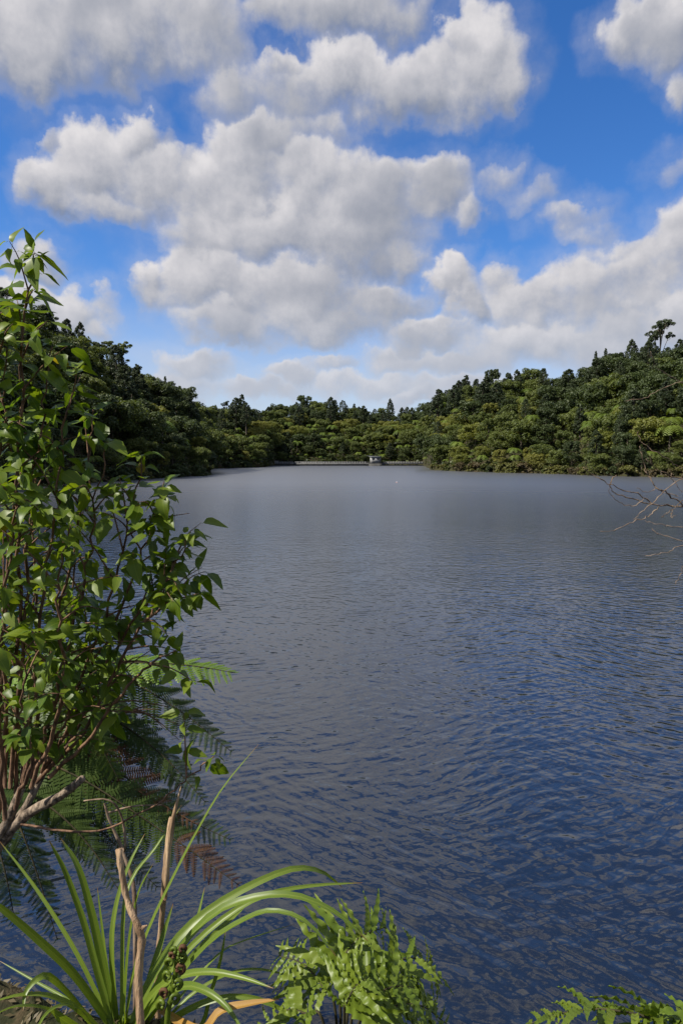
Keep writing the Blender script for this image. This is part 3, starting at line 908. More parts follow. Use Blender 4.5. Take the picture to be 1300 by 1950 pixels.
def shrub():
    base = at(-110, 1690, 2.35); base.z = float(ground_z(base.x, base.y))
    root = empty('leafy_shrub', base)
    tag(root, 'tall leafy shrub with serrated bright green leaves and reddish stems on the bank', 'shrub')
    inv = Matrix.Translation(-base)
    rg = random.Random(11)
    trunk_end = at(8, 1585, 2.35)
    def bl(pts): return [inv @ Vector(p) for p in pts]
    # two pale trunks
    c1 = smoothcurve([base + Vector((0, 0, -.15)), at(-45, 1650, 2.35), at(8, 1580, 2.34), at(42, 1500, 2.30)], 9)
    MB().tube(bl(c1), [.030, .028, .026, .024, .022, .020, .017, .015, .013], 10, .10).build('trunk', M['trunk_near'], root, True)
    c2 = smoothcurve([at(-60, 1668, 2.36), at(0, 1610, 2.38), at(45, 1545, 2.42), at(85, 1470, 2.45)], 8)
    MB().tube(bl(c2), [.022, .021, .020, .019, .017, .015, .013, .011], 10, .10).build('trunk', M['trunk_near'], root, True)
    c3 = smoothcurve([at(10, 1590, 2.36), at(60, 1545, 2.3), at(110, 1520, 2.25), at(158, 1482, 2.2)], 8)
    MB().tube(bl(c3), [.018, .019, .018, .017, .017, .015, .014, .011], 10, .14).build('broken_branch', M['trunk_near'], root, True)
    S = [  # stems: pixel columns/rows with distance; then leafiness, first leafy fraction
        ([(30, 1540, 2.33), (38, 1300, 2.25), (32, 1000, 2.12), (42, 740, 2.03), (60, 520, 2.0), (66, 482, 2.0)], 1.0, .20),
        ([(45, 1500, 2.30), (62, 1350, 2.2), (92, 1050, 2.1), (122, 850, 2.05), (146, 702, 2.0)], 1.0, .20),
        ([(60, 1480, 2.35), (90, 1380, 2.25), (150, 1150, 2.15), (182, 980, 2.1), (205, 842, 2.05)], 1.0, .20),
        ([(80, 1470, 2.4), (110, 1400, 2.3), (195, 1190, 2.2), (248, 1000, 2.1), (268, 868, 2.05)], 1.0, .20),
        ([(85, 1470, 2.43), (140, 1370, 2.35), (225, 1170, 2.2), (290, 1010, 2.12), (318, 945, 2.1)], 1.0, .24),
        ([(85, 1470, 2.42), (130, 1390, 2.35), (230, 1220, 2.2), (310, 1110, 2.1), (362, 1015, 2.05)], 1.0, .28),
        ([(70, 1490, 2.4), (160, 1390, 2.3), (250, 1225, 2.15), (320, 1150, 2.1), (378, 1130, 2.05)], 1.0, .34),
        ([(95, 1480, 2.3), (165, 1410, 2.2), (250, 1300, 2.1), (300, 1255, 2.05), (335, 1240, 2.05)], .45, .6),
        ([(40, 1570, 2.3), (180, 1582, 2.2), (290, 1535, 2.1), (355, 1482, 2.05), (408, 1440, 2.0)], .35, .72),
        ([(-10, 1600, 2.36), (8, 1400, 2.3), (-8, 1050, 2.15), (5, 800, 2.05), (14, 660, 2.0)], 1.0, .25),
        ([(-20, 1600, 2.4), (-30, 1300, 2.4), (-60, 1000, 2.3), (-45, 780, 2.2)], 1.0, .20),
        ([(40, 1500, 2.45), (70, 1250, 2.5), (62, 1000, 2.45), (84, 800, 2.4)], 1.0, .25),
        ([(60, 1480, 2.5), (110, 1300, 2.5), (140, 1100, 2.5), (168, 900, 2.45)], 1.0, .25),
        ([(10, 1560, 2.25), (0, 1250, 2.05), (22, 1030, 1.9), (40, 900, 1.85)], 1.0, .20),
        ([(60, 1500, 2.2), (120, 1320, 2.05), (110, 1150, 1.9), (135, 1000, 1.85)], .9, .30),
        ([(90, 1470, 2.5), (180, 1330, 2.5), (240, 1250, 2.45), (290, 1130, 2.4)], 1.0, .25),
        ([(60, 1500, 2.5), (150, 1400, 2.6), (230, 1360, 2.6), (300, 1340, 2.5)], .9, .25),
        ([(20, 1500, 2.3), (50, 1150, 2.2), (75, 850, 2.1), (100, 660, 2.05)], .55, .3),
        ([(10, 1500, 2.3), (10, 1150, 2.3), (35, 850, 2.2), (45, 620, 2.15)], .55, .3),
        ([(-10, 1450, 2.2), (-20, 1000, 2.05), (-5, 720, 2.0), (10, 590, 1.98)], .5, .3),
        ([(40, 1500, 2.4), (110, 1200, 2.3), (160, 950, 2.2), (178, 780, 2.15)], .55, .25),
        ([(-20, 1500, 2.5), (20, 1300, 2.6), (60, 1150, 2.6), (90, 1050, 2.6)], 1.0, .15),
        ([(30, 1540, 2.2), (60, 1440, 2.05), (40, 1340, 1.95), (62, 1200, 1.9)], .7, .4),
    ]
    leaves = []   # (matrix in shrub space, mesh index, px, py, distance)
    def add_leaf(p, d, n, s):
        w_ = frame(p, d, n, s)
        v = p - Vector((0, 0, CAM_Z))
        fwd = Vector((0, math.cos(PITCH), -math.sin(PITCH))); upv = Vector((0, math.sin(PITCH), math.cos(PITCH)))
        zz = v.dot(fwd)
        lx, ly = 650 + F * v.x / zz, 975 - F * v.dot(upv) / zz
        if si not in (7, 8) and ((lx > 235 and 1215 < ly < 1450) or (lx > 330 and ly > 1180) or lx > 400): return   # the shrub thins out here above the fern
        leaves.append((inv @ w_, rg.randrange(len(LEAF_MB)), 650 + F * v.x / zz, 975 - F * v.dot(upv) / zz, zz))
    def leaf_pair(p, T, size, k, single=False):
        side = T.cross(Vector((0, 0, 1)))
        if side.length < .2: side = Vector((1, 0, 0))
        side.normalize(); alt = T.cross(side).normalized()
        if k % 2: side, alt = alt, side
        for s in ((1,) if single else (1, -1)):
            d = side * s * rg.uniform(.7, 1.1) + T * rg.uniform(.15, .6) + Vector((0, 0, rg.uniform(-.65, .05))) + Vector((rg.gauss(0, .25), rg.gauss(0, .25), rg.gauss(0, .15)))
            n = Vector((rg.gauss(0, .45) - .25, rg.gauss(0, .45) - .25, 1))
            d.normalize()
            add_leaf(p + d * size * .16, d, n, size * rg.uniform(.55, 1.12))
    for si, (tr, leafy, first) in enumerate(S):
        pts = smoothcurve([at(*p) for p in tr], 26)
        n = len(pts)
        for i in range(2, n - 1):   # gentle kinks
            pts[i] = pts[i] + Vector((rg.gauss(0, .006), rg.gauss(0, .006), 0))
        r0 = .0078 if si not in (8,) else .0045
        MB().tube(bl(pts), [max(.0022, r0 * (1 - .82 * i / (n - 1))) for i in range(n)], 6).build('stem', M['twig_red'], root, True)
        k = 0
        for i in range(int(n * first), n):
            t = i / (n - 1)
            T = (pts[min(i + 1, n - 1)] - pts[i - 1]).normalized()
            k += 1
            if rg.random() < .66 * leafy + .1 or (si in (0, 1, 9) and t > .5): leaf_pair(pts[i], T, rg.uniform(.052, .090) * (1.18 if si in (0, 1, 9) and t > .5 else 1), k)
            # side twigs
            if i < n - 2 and t < .86 and rg.random() < (.58 if t < .55 else .50) * leafy:
                an = rg.uniform(0, 6.28)
                side = T.cross(Vector((.3, .5, .8))).normalized(); alt = T.cross(side)
                dv = (side * math.cos(an) + alt * math.sin(an)) * .8 + T * .75 + Vector((.08, -.05, -.05))
                dv.normalize()
                L = rg.uniform(.10, .30) * (1.15 - .5 * t)
                e = pts[i] + dv * L + Vector((0, 0, -.03 * rg.random()))
                tw = smoothcurve([pts[i], pts[i] + dv * L * .5 + Vector((0, 0, .012)), e], 7)
                MB().tube(bl(tw), [.0034 - .0004 * j for j in range(7)], 4).build('twig', M['twig_red'], root, True)
                for j in range(2, 7):
                    TT = (tw[min(j + 1, 6)] - tw[j - 1]).normalized()
                    if rg.random() < .8: leaf_pair(tw[j], TT, rg.uniform(.046, .084), j, rg.random() < .35)
        T = (pts[-1] - pts[-3]).normalized()
        leaf_pair(pts[-1], T, .06, 0); leaf_pair(pts[-1], T, .05, 1)
    vis = [l for l in leaves if -30 < l[2] < 1300]
    vis.sort(key=lambda l: l[4] - .0006 * l[2])
    ids = set(id(l) for l in vis[:300])
    mass = MB()
    for l in leaves:
        if id(l) in ids:
            o = link('leaf', (LEAF_OLD if rg.random() < .012 else LEAF_ME)[l[1]], root); o.matrix_local = l[0]
        else:
            mass.merge(LEAF_MB[l[1]], l[0])
    o = mass.build('leaf_mass', M['leaf_mass'], root, True)
    tag(o, kind='stuff')
    print('LEAVES', len(leaves))
shrub()

# ------------------------------------------------------------------ tree fern hanging over the water on the left
def pinna_mb(n, seed, thin=1.0, curl=.12):
    """one feathered pinna along +x, length 1"""
    rg = random.Random(seed)
    m = MB()
    m.tube([(0, 0, 0), (.5, 0, -.02), (1, 0, -curl)], [.010, .007, .003], 3, cap=False)
    for i in range(n):
        t = (i + .4) / n
        L = .155 * (1 - t) ** .5 * min(1, .6 + t * 3) + .012
        w_ = .42 / n * thin
        z = -curl * t * t
        for s in (-1, 1):
            a = .30 + rg.uniform(-.05, .05)
            ex, ey = t + L * a, s * L
            m.add([(t - w_, 0, z), (t + w_, 0, z), (ex + w_ * .55, ey, z - .02 * L - .015), (ex - w_ * .5, ey, z - .015)], [(0, 1, 2, 3)])
    return m
PIN_MB = [pinna_mb(14, 1), pinna_mb(14, 2, .95, .2), pinna_mb(13, 3, .8, .3), pinna_mb(9, 4, 1.15, .1)]

def tree_fern():
    crown = at(-120, 1400, 3.5)
    bx, by = crown.x - .12, crown.y + .05
    bz = float(ground_z(bx, by))
    root = empty('tree_fern', (bx, by, bz))
    tag(root, 'dark tree fern leaning fronds over the water beneath the leafy shrub', 'tree fern')
    inv = Matrix.Translation(-Vector((bx, by, bz)))
    bl = lambda pts: [inv @ Vector(p) for p in pts]
    tp = smoothcurve([Vector((bx, by, bz - .2)), Vector((bx - .04, by, (bz + crown.z) / 2)), crown], 9)
    MB().tube(bl(tp), [.12, .11, .10, .095, .09, .09, .095, .10, .11], 10, .14).build('trunk', M['rachis'], root, True)
    c = (-120, 1400, 3.5)
    FR = [  # way points, max pinna length, material, frond normal tilt
        ([c, (60, 1272, 3.4), (230, 1262, 3.4), (350, 1266, 3.4), (448, 1281, 3.4)], .20, 'fern_sun_tint', (-.3, -.42, .85)),
        ([c, (60, 1290, 3.4), (200, 1280, 3.4), (330, 1345, 3.4), (442, 1432, 3.4)], .32, 'fern_near', (.1, -.7, .8)),
        ([c, (50, 1360, 3.5), (190, 1360, 3.5), (300, 1430, 3.45), (392, 1528, 3.4)], .28, 'fern_near', (0, -.6, .8)),
        ([c, (40, 1400, 3.4), (180, 1440, 3.35), (320, 1540, 3.3), (440, 1600, 3.3)], .28, 'fern_near', (0, -.8, .7)),
        ([c, (20, 1430, 3.3), (150, 1480, 3.2), (320, 1590, 3.15), (455, 1685, 3.1)], .31, 'fern_near', (0, -.8, .7)),
        ([c, (30, 1370, 3.6), (150, 1350, 3.6), (260, 1400, 3.5), (345, 1500, 3.4)], .26, 'fern_near', (0, -.4, .9)),
        ([c, (10, 1420, 3.4), (110, 1450, 3.4), (230, 1490, 3.3), (385, 1575, 3.2)], .16, 'fern_dead', (.2, -.7, .6)),
        ([c, (20, 1440, 3.4), (160, 1475, 3.35), (265, 1515, 3.3), (350, 1590, 3.3)], .15, 'fern_dead', (.2, -.8, .5)),
        ([c, (0, 1480, 3.2), (100, 1540, 3.1), (170, 1610, 3.05), (230, 1700, 3.0)], .2, 'fern_near', (.2, -.8, .5)),
        ([c, (-30, 1480, 3.1), (30, 1560, 2.9), (70, 1660, 2.85), (110, 1790, 2.85)], .20, 'fern_near', (.6, -.8, .3)),
        ([c, (-60, 1490, 3.1), (-20, 1570, 2.9), (10, 1660, 2.8), (30, 1760, 2.8)], .20, 'fern_near', (.6, -.8, .3)),
        ([c, (0, 1340, 3.3), (90, 1330, 3.2), (170, 1390, 3.1), (230, 1490, 3.1)], .26, 'fern_near', (.2, -.7, .7)),
        ([c, (0, 1450, 3.4), (90, 1500, 3.4), (180, 1570, 3.3), (300, 1690, 3.2)], .24, 'fern_near', (.2, -.7, .6)),
        ([c, (-80, 1250, 3.6), (20, 1200, 3.8), (120, 1230, 3.9), (200, 1300, 3.9)], .26, 'fern_near', (0, -.3, 1)),
        ([c, (-300, 1320, 3.6), (-450, 1400, 3.6), (-560, 1500, 3.6)], .26, 'fern_near', (0, -.3, 1)),
        ([c, (-160, 1300, 3.9), (-180, 1330, 4.6), (-190, 1420, 5.1)], .26, 'fern_near', (0, 0, 1)),
        ([c, (30, 1330, 3.7), (120, 1400, 3.75), (200, 1480, 3.7), (280, 1610, 3.6)], .26, 'fern_near', (0, -.5, .9)),
        ([c, (0, 1380, 3.6), (60, 1420, 3.7), (120, 1520, 3.7), (160, 1640, 3.6)], .26, 'fern_near', (.2, -.5, .8)),
    ]
    count = 0
    PM = {}
    rg = random.Random(5)
    for fi, (way, pl, mat, nt) in enumerate(FR):
        pts = smoothcurve([at(*p) for p in way], 40)
        seg = [0]
        for i in range(1, 40): seg.append(seg[-1] + (pts[i] - pts[i - 1]).length)
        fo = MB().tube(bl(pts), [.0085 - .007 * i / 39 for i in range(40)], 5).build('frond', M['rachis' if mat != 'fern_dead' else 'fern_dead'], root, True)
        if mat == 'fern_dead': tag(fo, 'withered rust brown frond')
        if mat == 'fern_sun_tint': tag(fo, 'level frond coloured as if sunlit')
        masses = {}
        npair = 50
        for j in range(npair):
            t = .12 + .875 * (j / (npair - 1)) ** .95
            sl = t * seg[-1]
            i = min(38, max(1, int(np.searchsorted(seg, sl))))
            p = pts[i - 1].lerp(pts[i], (sl - seg[i - 1]) / max(1e-6, seg[i] - seg[i - 1]))
            T = (pts[min(39, i + 1)] - pts[i - 1]).normalized()
            N = Vector(nt).normalized(); N = (N - T * N.dot(T)).normalized()
            Sd = T.cross(N)
            L = pl * (1 - t) ** (.62 if fi else .4) * min(1, .45 + 2.2 * t) + .018
            for s in (-1, 1):
                if rg.random() < (.2 if mat == 'fern_dead' else .05): continue
                d = Sd * s + T * rg.uniform(.55, .8) - N * rg.uniform(-.05, .35) + Vector((rg.gauss(0, .07), rg.gauss(0, .07), -.25 + rg.gauss(0, .12)))
                mtx = inv @ frame(p, d, N + Vector((rg.gauss(0, .1), rg.gauss(0, .1), 0)), L * rg.uniform(.9, 1.08))
                pb = 2 if mat == 'fern_dead' else (3 if mat == 'fern_sun_tint' else rg.randrange(2))
                mm = mat
                if (fi == 4 and t > .80) or (fi == 3 and .45 < t < .7): mm = 'fern_dead'
                if count < 300 and fi < 7:
                    key = (pb, mm)
                    if key not in PM: PM[key] = PIN_MB[pb].mesh('pinna', M[mm])
                    o = link('pinna', PM[key], fo); o.matrix_local = mtx; count += 1
                else:
                    masses.setdefault(mm, MB()).merge(PIN_MB[pb], mtx)
        for mm, ms in masses.items():
            tag(ms.build('pinna_mass', M[mm], fo), kind='stuff')
tree_fern()

# ------------------------------------------------------------------ strap leaved clump at the bottom left
def blade_mesh(pts, width, fold, roll):
    """keeled ribbon along pts"""
    n = len(pts); v = []; uv = []
    prevS = None
    for i, p in enumerate(pts):
        t = i / (n - 1)
        T = (pts[min(n - 1, i + 1)] - pts[max(0, i - 1)]).normalized()
        view = (Vector((0, 0, CAM_Z)) - p).normalized()
        base = Vector((-.25, -.55, .8)).normalized()
        N = base - T * base.dot(T)
        N.normalize()
        Sd = T.cross(N).normalized()
        ca, sa = math.cos(roll), math.sin(roll)
        S2 = Sd * ca + N * sa; N2 = N * ca - Sd * sa
        if prevS is not None and S2.dot(prevS) < 0: S2 = -S2
        prevS = S2
        wd = width * .5 * (min(1, .62 + t * 2.0)) * (1 - t ** 3.2) ** .8 + .0006
        for s in (-1, -.5, 0, .5, 1):
            v.append(p + S2 * s * wd + N2 * abs(s) * wd * fold); uv.append((t, .5 + .5 * s))
    q = [(i * 5 + s, i * 5 + s + 1, (i + 1) * 5 + s + 1, (i + 1) * 5 + s) for i in range(n - 1) for s in range(4)]
    m = MB(); m.add([tuple(x) for x in v], q, uv)
    return m

def strap_clump():
    b = at(235, 1985, 1.78)
    b.z = float(ground_z(b.x, b.y))
    root = empty('strap_leaf_clump', b)
    tag(root, 'clump of long arching strap leaves growing on the bank at the dead stick', 'plant')
    inv = Matrix.Translation(-b)
    rg = random.Random(3)
    B = [  # traced tip to base, width in pixels, distance at tip
        ([(-60, 1690), (0, 1727), (75, 1790), (145, 1858), (208, 1945)], 22, 1.60),
        ([(0, 1602), (55, 1672), (105, 1745), (155, 1830), (206, 1935)], 13, 1.95),
        ([(94, 1600), (126, 1660), (160, 1750), (188, 1850), (214, 1945)], 22, 1.72),
        ([(116, 1596), (150, 1652), (176, 1740), (198, 1840), (222, 1945)], 24, 1.80),
        ([(186, 1690), (196, 1770), (206, 1850), (222, 1940)], 12, 1.85),
        ([(276, 1588), (246, 1648), (222, 1725), (214, 1810), (224, 1945)], 17, 1.95),
        ([(346, 1533), (298, 1612), (255, 1668), (236, 1740), (232, 1945)], 12, 2.0),
        ([(292, 1645), (265, 1700), (250, 1775), (242, 1860), (240, 1945)], 23, 1.66),
        ([(492, 1418), (425, 1500), (372, 1590), (326, 1680), (286, 1765), (256, 1850), (240, 1950)], 15, 1.95),
        ([(652, 1690), (612, 1660), (560, 1654), (490, 1680), (410, 1725), (345, 1780), (290, 1860), (252, 1955)], 24, 2.05),
        ([(690, 1681), (600, 1686), (520, 1700), (450, 1732), (372, 1795), (305, 1875), (262, 1960)], 17, 1.95),
        ([(700, 1792), (640, 1738), (560, 1705), (480, 1710), (400, 1745), (320, 1840), (260, 1955)], 22, 1.70),
        ([(645, 1828), (585, 1757), (520, 1735), (465, 1752), (400, 1795), (330, 1875), (270, 1965)], 20, 1.62),
        ([(492, 1700), (445, 1745), (382, 1805), (320, 1880), (270, 1960)], 20, 2.1),
        ([(520, 1882), (462, 1862), (400, 1851), (342, 1860), (290, 1895), (250, 1965)], 20, 1.58),
        ([(470, 1975), (430, 1915), (385, 1884), (345, 1880), (295, 1915), (255, 1970)], 22, 1.52),
        ([(44, 1925), (52, 1885), (88, 1858), (132, 1890), (182, 1950)], 19, 1.62),
        ([(-20, 1910), (40, 1895), (100, 1898), (160, 1930), (200, 1975)], 16, 1.60),
        ([(-20, 1938), (30, 1918), (85, 1922), (130, 1948), (190, 1985)], 20, 1.52),
        ([(430, 1772), (420, 1830), (402, 1890), (370, 1965)], 12, 1.80),
        ([(560, 1760), (470, 1790), (420, 1815), (360, 1880), (290, 1960)], 10, 2.0),
        ([(330, 1720), (305, 1800), (285, 1870), (262, 1960)], 22, 1.90),
        ([(640, 1990), (560, 1935), (480, 1900), (400, 1905), (320, 1945), (270, 1985)], 16, 1.75),
        ([(140, 1800), (165, 1850), (190, 1900), (215, 1960)], 12, 1.95),
        ([(0, 1830), (70, 1870), (130, 1905), (190, 1960)], 9, 1.95),
        ([(600, 1880), (520, 1850), (450, 1850), (370, 1890), (290, 1965)], 9, 1.95),
        ([(390, 1690), (372, 1760), (330, 1840), (275, 1950)], 16, 2.1),
        ([(60, 1985), (90, 1930), (135, 1915), (180, 1950), (210, 1990)], 15, 1.50),
    ]
    for tr, wpx, dt in B:
        tr = tr[::-1]
        ds = [1.76 + (dt - 1.76) * (i / (len(tr) - 1)) for i in range(len(tr))]
        base = b + Vector((rg.uniform(-.05, .05), rg.uniform(-.05, .05), -.03))
        pts = [base] + [at(p[0], p[1], d) for p, d in zip(tr, ds)]
        pts = smoothcurve(pts, 20)
        wd = wpx * .72 / F * 1.8
        m = blade_mesh([inv @ p for p in pts], wd, rg.uniform(.2, .45), rg.uniform(-.45, .45))
        m.build('blade', M['blade'], root, True)
    tr = [(380, 1965), (420, 1927), (470, 1913), (532, 1903)]
    pts = smoothcurve([b + Vector((.1, .02, 0))] + [at(p[0], p[1], 1.62) for p in tr], 16)
    o = blade_mesh([inv @ p for p in pts], .024, .5, .3).build('blade', M['blade_dead'], root, True)
    tag(o, 'withered orange yellow blade')
strap_clump()

# ------------------------------------------------------------------ dead sticks
def sticks():
    g = at(268, 2010, 1.62); g.z = float(ground_z(g.x, g.y))
    e = empty('dead_stick', g)
    tag(e, 'kinked pale dead stick standing in the strap leaf clump', 'stick')
    p = [g + Vector((0, 0, -.06)), at(268, 1950, 1.63), at(264, 1860, 1.65), at(270, 1790, 1.66), at(262, 1762, 1.66), at(243, 1715, 1.68), at(234, 1670, 1.69), at(226, 1617, 1.70)]
    pts = smoothcurve(p, 30)
    loc = [x - g for x in pts]
    rad = [.0112 - .0036 * i / 29 + .0018 * math.sin(i * 1.7) * (i % 3 == 0) for i in range(30)]
    MB().tube(loc, rad, 9, .10).build('shaft', M['deadwood'], e, True)
    kk = at(270, 1768, 1.66) - g; k2 = at(281, 1762, 1.65) - g
    MB().tube([kk, k2], [.007, .0015], 5).build('snag', M['deadwood'], e, True)
    g2 = at(303, 1960, 1.98); g2.z = float(ground_z(g2.x, g2.y))
    e = empty('split_stem', g2)
    tag(e, 'tall split dry stem with jagged tip beside the kinked stick', 'stick')
    p = [g2 + Vector((0, 0, -.06)), at(300, 1880, 1.97), at(305, 1790, 1.95), at(312, 1700, 1.93), at(318, 1620, 1.92), at(326, 1560, 1.91), at(342, 1496, 1.90)]
    pts = smoothcurve(p, 26); loc = [x - g2 for x in pts]
    MB().tube(loc[:22], [.0105 - .00015 * i for i in range(22)], 9, .16).build('shaft', M['deadwood'], e, True)
    MB().tube([x + Vector((.006, -.004, 0)) for x in loc[12:]], [.006, .007, .008, .008, .008, .0085, .0085, .008, .0075, .0065, .005, .004, .003, .001], 5, .2).build('splinter', M['deadwood'], e, True)
    # thin dead branchlets
    g3 = at(255, 1985, 2.05); g3.z = float(ground_z(g3.x, g3.y))
    e = empty('dead_branch', g3)
    tag(e, 'thin forked dead branch rising behind the kinked stick', 'branch')
    main = smoothcurve([g3 + Vector((0, 0, -.04)), at(258, 1850, 2.1), at(256, 1700, 2.15), at(244, 1650, 2.18), at(226, 1600, 2.2), at(208, 1560, 2.2), at(200, 1530, 2.2)], 20)
    MB().tube([x - g3 for x in main], [.008 - .0002 * i for i in range(20)], 6, .1).build('stem', M['twig_grey'], e, True)
    f2 = smoothcurve([main[13], at(238, 1620, 2.18), at(236, 1570, 2.18), at(222, 1535, 2.17), at(200, 1522, 2.16), at(160, 1525, 2.16)], 12)
    MB().tube([x - g3 for x in f2], [.0055 - .0003 * i for i in range(12)], 5, .1).build('fork', M['twig_grey'], e, True)
    f3 = smoothcurve([main[17], at(255, 1535, 2.2), at(310, 1533, 2.22)], 8)
    MB().tube([x - g3 for x in f3], [.004 - .0003 * i for i in range(8)], 5, .1).build('fork', M['twig_grey'], e, True)
    # fern crozier with knobbly curled pinnae
    g4 = at(312, 2000, 1.5); g4.z = float(ground_z(g4.x, g4.y))
    e = empty('fern_crozier', g4)
    tag(e, 'knobbly unfurling brown green fern crozier among the strap leaves', 'fern')
    st = smoothcurve([g4 + Vector((0, 0, -.03)), at(318, 1950, 1.5), at(326, 1900, 1.5), at(334, 1855, 1.5), at(338, 1825, 1.5), at(342, 1813, 1.5)], 16)
    MB().tube([x - g4 for x in st], [.008 - .0002 * i for i in range(16)], 7, .12).build('stalk', M['kiokio'], e, True)
    rg = random.Random(2)
    for i in range(4, 16):
        s = 1 if i % 2 else -1
        p0 = st[i] - g4
        sp = []
        rr = .016 if i < 12 else .011
        for j in range(12):
            th = j * .55; q = rr * (1 - j / 13)
            sp.append(p0 + Vector((s * (rr * .7 + q * math.sin(th) * .9), -.004 * j * .3 + rg.uniform(-.004, .0), .004 + rr - q * math.cos(th))))
        MB().tube(sp, [.0058 - .0002 * j for j in range(12)], 5).build('curl', M['kiokio' if i % 3 else 'fern_dead'], e, True)
sticks()

# ------------------------------------------------------------------ crinkled ferns
def wavy_pinna(seed, waves=6.0, amp=.055):
    rg = random.Random(seed)
    n = 25; v = []; uv = []
    ph = rg.uniform(0, 6); ph2 = rg.uniform(0, 6)
    for i in range(n):
        t = i / (n - 1)
        wd = .085 * (1 - t ** 2.2) * min(1, .55 + t * 4) + .004
        z = .12 * t - (.28 + .12 * math.sin(ph)) * t * t
        for s in (-1, 0, 1):
            wv = amp * (.6 + .5 * math.sin(t * 5 + ph2 + s)) * math.sin(t * waves * 6.283 + ph + 1.3 * math.sin(t * 7 + ph2) + (0 if s > 0 else 2.2)) * abs(s) * (1 - .5 * t)
            sc = 1 + .16 * math.sin(t * waves * 6.283 + ph + 1.2 * s) * abs(s)
            v.append((t, s * wd * sc, z + wv + abs(s) * .012)); uv.append((t, .5 + .5 * s))
    q = [(i * 3 + s, (i + 1) * 3 + s, (i + 1) * 3 + s + 1, i * 3 + s + 1) for i in range(n - 1) for s in range(2)]
    m = MB(); m.add(v, q, uv)
    return m
WP = [wavy_pinna(s, w_, a).mesh('pinna', M['kiokio'], True) for s, w_, a in [(1, 6.0, .06), (2, 5.2, .075), (3, 6.8, .05), (4, 5.6, .065)]]

def fern_clump(name, label, basept, fronds, seed):
    b = Vector(basept); b.z = float(ground_z(b.x, b.y))
    root = empty(name, b); tag(root, label, 'fern')
    inv = Matrix.Translation(-b)
    rg = random.Random(seed)
    for way, pl, npair, nt, t0 in fronds:
        pts = smoothcurve([b + Vector((0, 0, -.03))] + [at(*p) for p in way], 32)
        fo = MB().tube([inv @ p for p in pts], [.0052 - .0042 * i / 31 for i in range(32)], 6).build('frond', M['rachis'], root, True)
        for j in range(npair):
            t = t0 + (.985 - t0) * j / (npair - 1)
            i = min(30, max(1, int(t * 31)))
            p = pts[i].lerp(pts[i + 1], t * 31 - i) if i < 31 else pts[i]
            T = (pts[i + 1] - pts[i - 1]).normalized()
            N = Vector(nt).normalized(); N = (N - T * N.dot(T)).normalized()
            Sd = T.cross(N)
            u = (t - t0) / (1 - t0)
            L = pl * (1 - u) ** .45 * min(1, .7 + u * 1.8) + .02
            for s in (-1, 1):
                d = Sd * s + T * rg.uniform(.1, .75) + N * rg.uniform(-.25, .35) + Vector((rg.gauss(0, .12), rg.gauss(0, .12), rg.gauss(0, .12)))
                o = link('pinna', rg.choice(WP), fo)
                o.matrix_local = inv @ frame(p, d, N + Vector((rg.gauss(0, .35), rg.gauss(0, .35), 0)), L * rg.uniform(.7, 1.25))
fern_clump('crinkled_fern', 'bright green fern with crinkled wavy pinnae at the bank edge beside the strap leaves', at(655, 2040, 1.75), [
    ([(648, 1930, 1.72), (648, 1840, 1.75), (685, 1785, 1.80), (735, 1765, 1.86)], .165, 15, (.15, -.7, .65), .38),
    ([(660, 1940, 1.70), (690, 1880, 1.74), (750, 1832, 1.80), (805, 1828, 1.86), (832, 1865, 1.90)], .14, 14, (.2, -.35, .9), .34),
    ([(640, 1940, 1.75), (612, 1875, 1.80), (575, 1835, 1.86), (530, 1820, 1.9)], .12, 12, (-.2, -.5, .8), .38),
    ([(680, 1960, 1.65), (740, 1920, 1.66), (800, 1915, 1.70), (850, 1950, 1.72)], .14, 13, (.1, -.3, .9), .34),
    ([(620, 1965, 1.68), (580, 1930, 1.70), (540, 1925, 1.72), (500, 1960, 1.74)], .10, 10, (0, -.3, .9), .36),
    ([(668, 1950, 1.62), (700, 1905, 1.62), (745, 1880, 1.64), (790, 1880, 1.68)], .13, 12, (.1, -.5, .8), .36),
    ([(655, 1960, 1.60), (660, 1910, 1.58), (680, 1875, 1.58), (700, 1862, 1.60)], .13, 12, (.0, -.6, .7), .36),
], 21)
fern_clump('crinkled_fern', 'low crinkled fern frond on the bank alone away from the strap leaves', at(1300, 2080, 1.62), [
    ([(1300, 2030, 1.62), (1270, 1955, 1.64), (1170, 1924, 1.66), (1075, 1928, 1.68), (985, 1958, 1.70)], .17, 18, (-.15, .45, .9), .28),
    ([(1330, 2010, 1.60), (1340, 1955, 1.62), (1300, 1936, 1.68), (1225, 1932, 1.74)], .15, 13, (-.1, .4, .9), .35),
], 33)

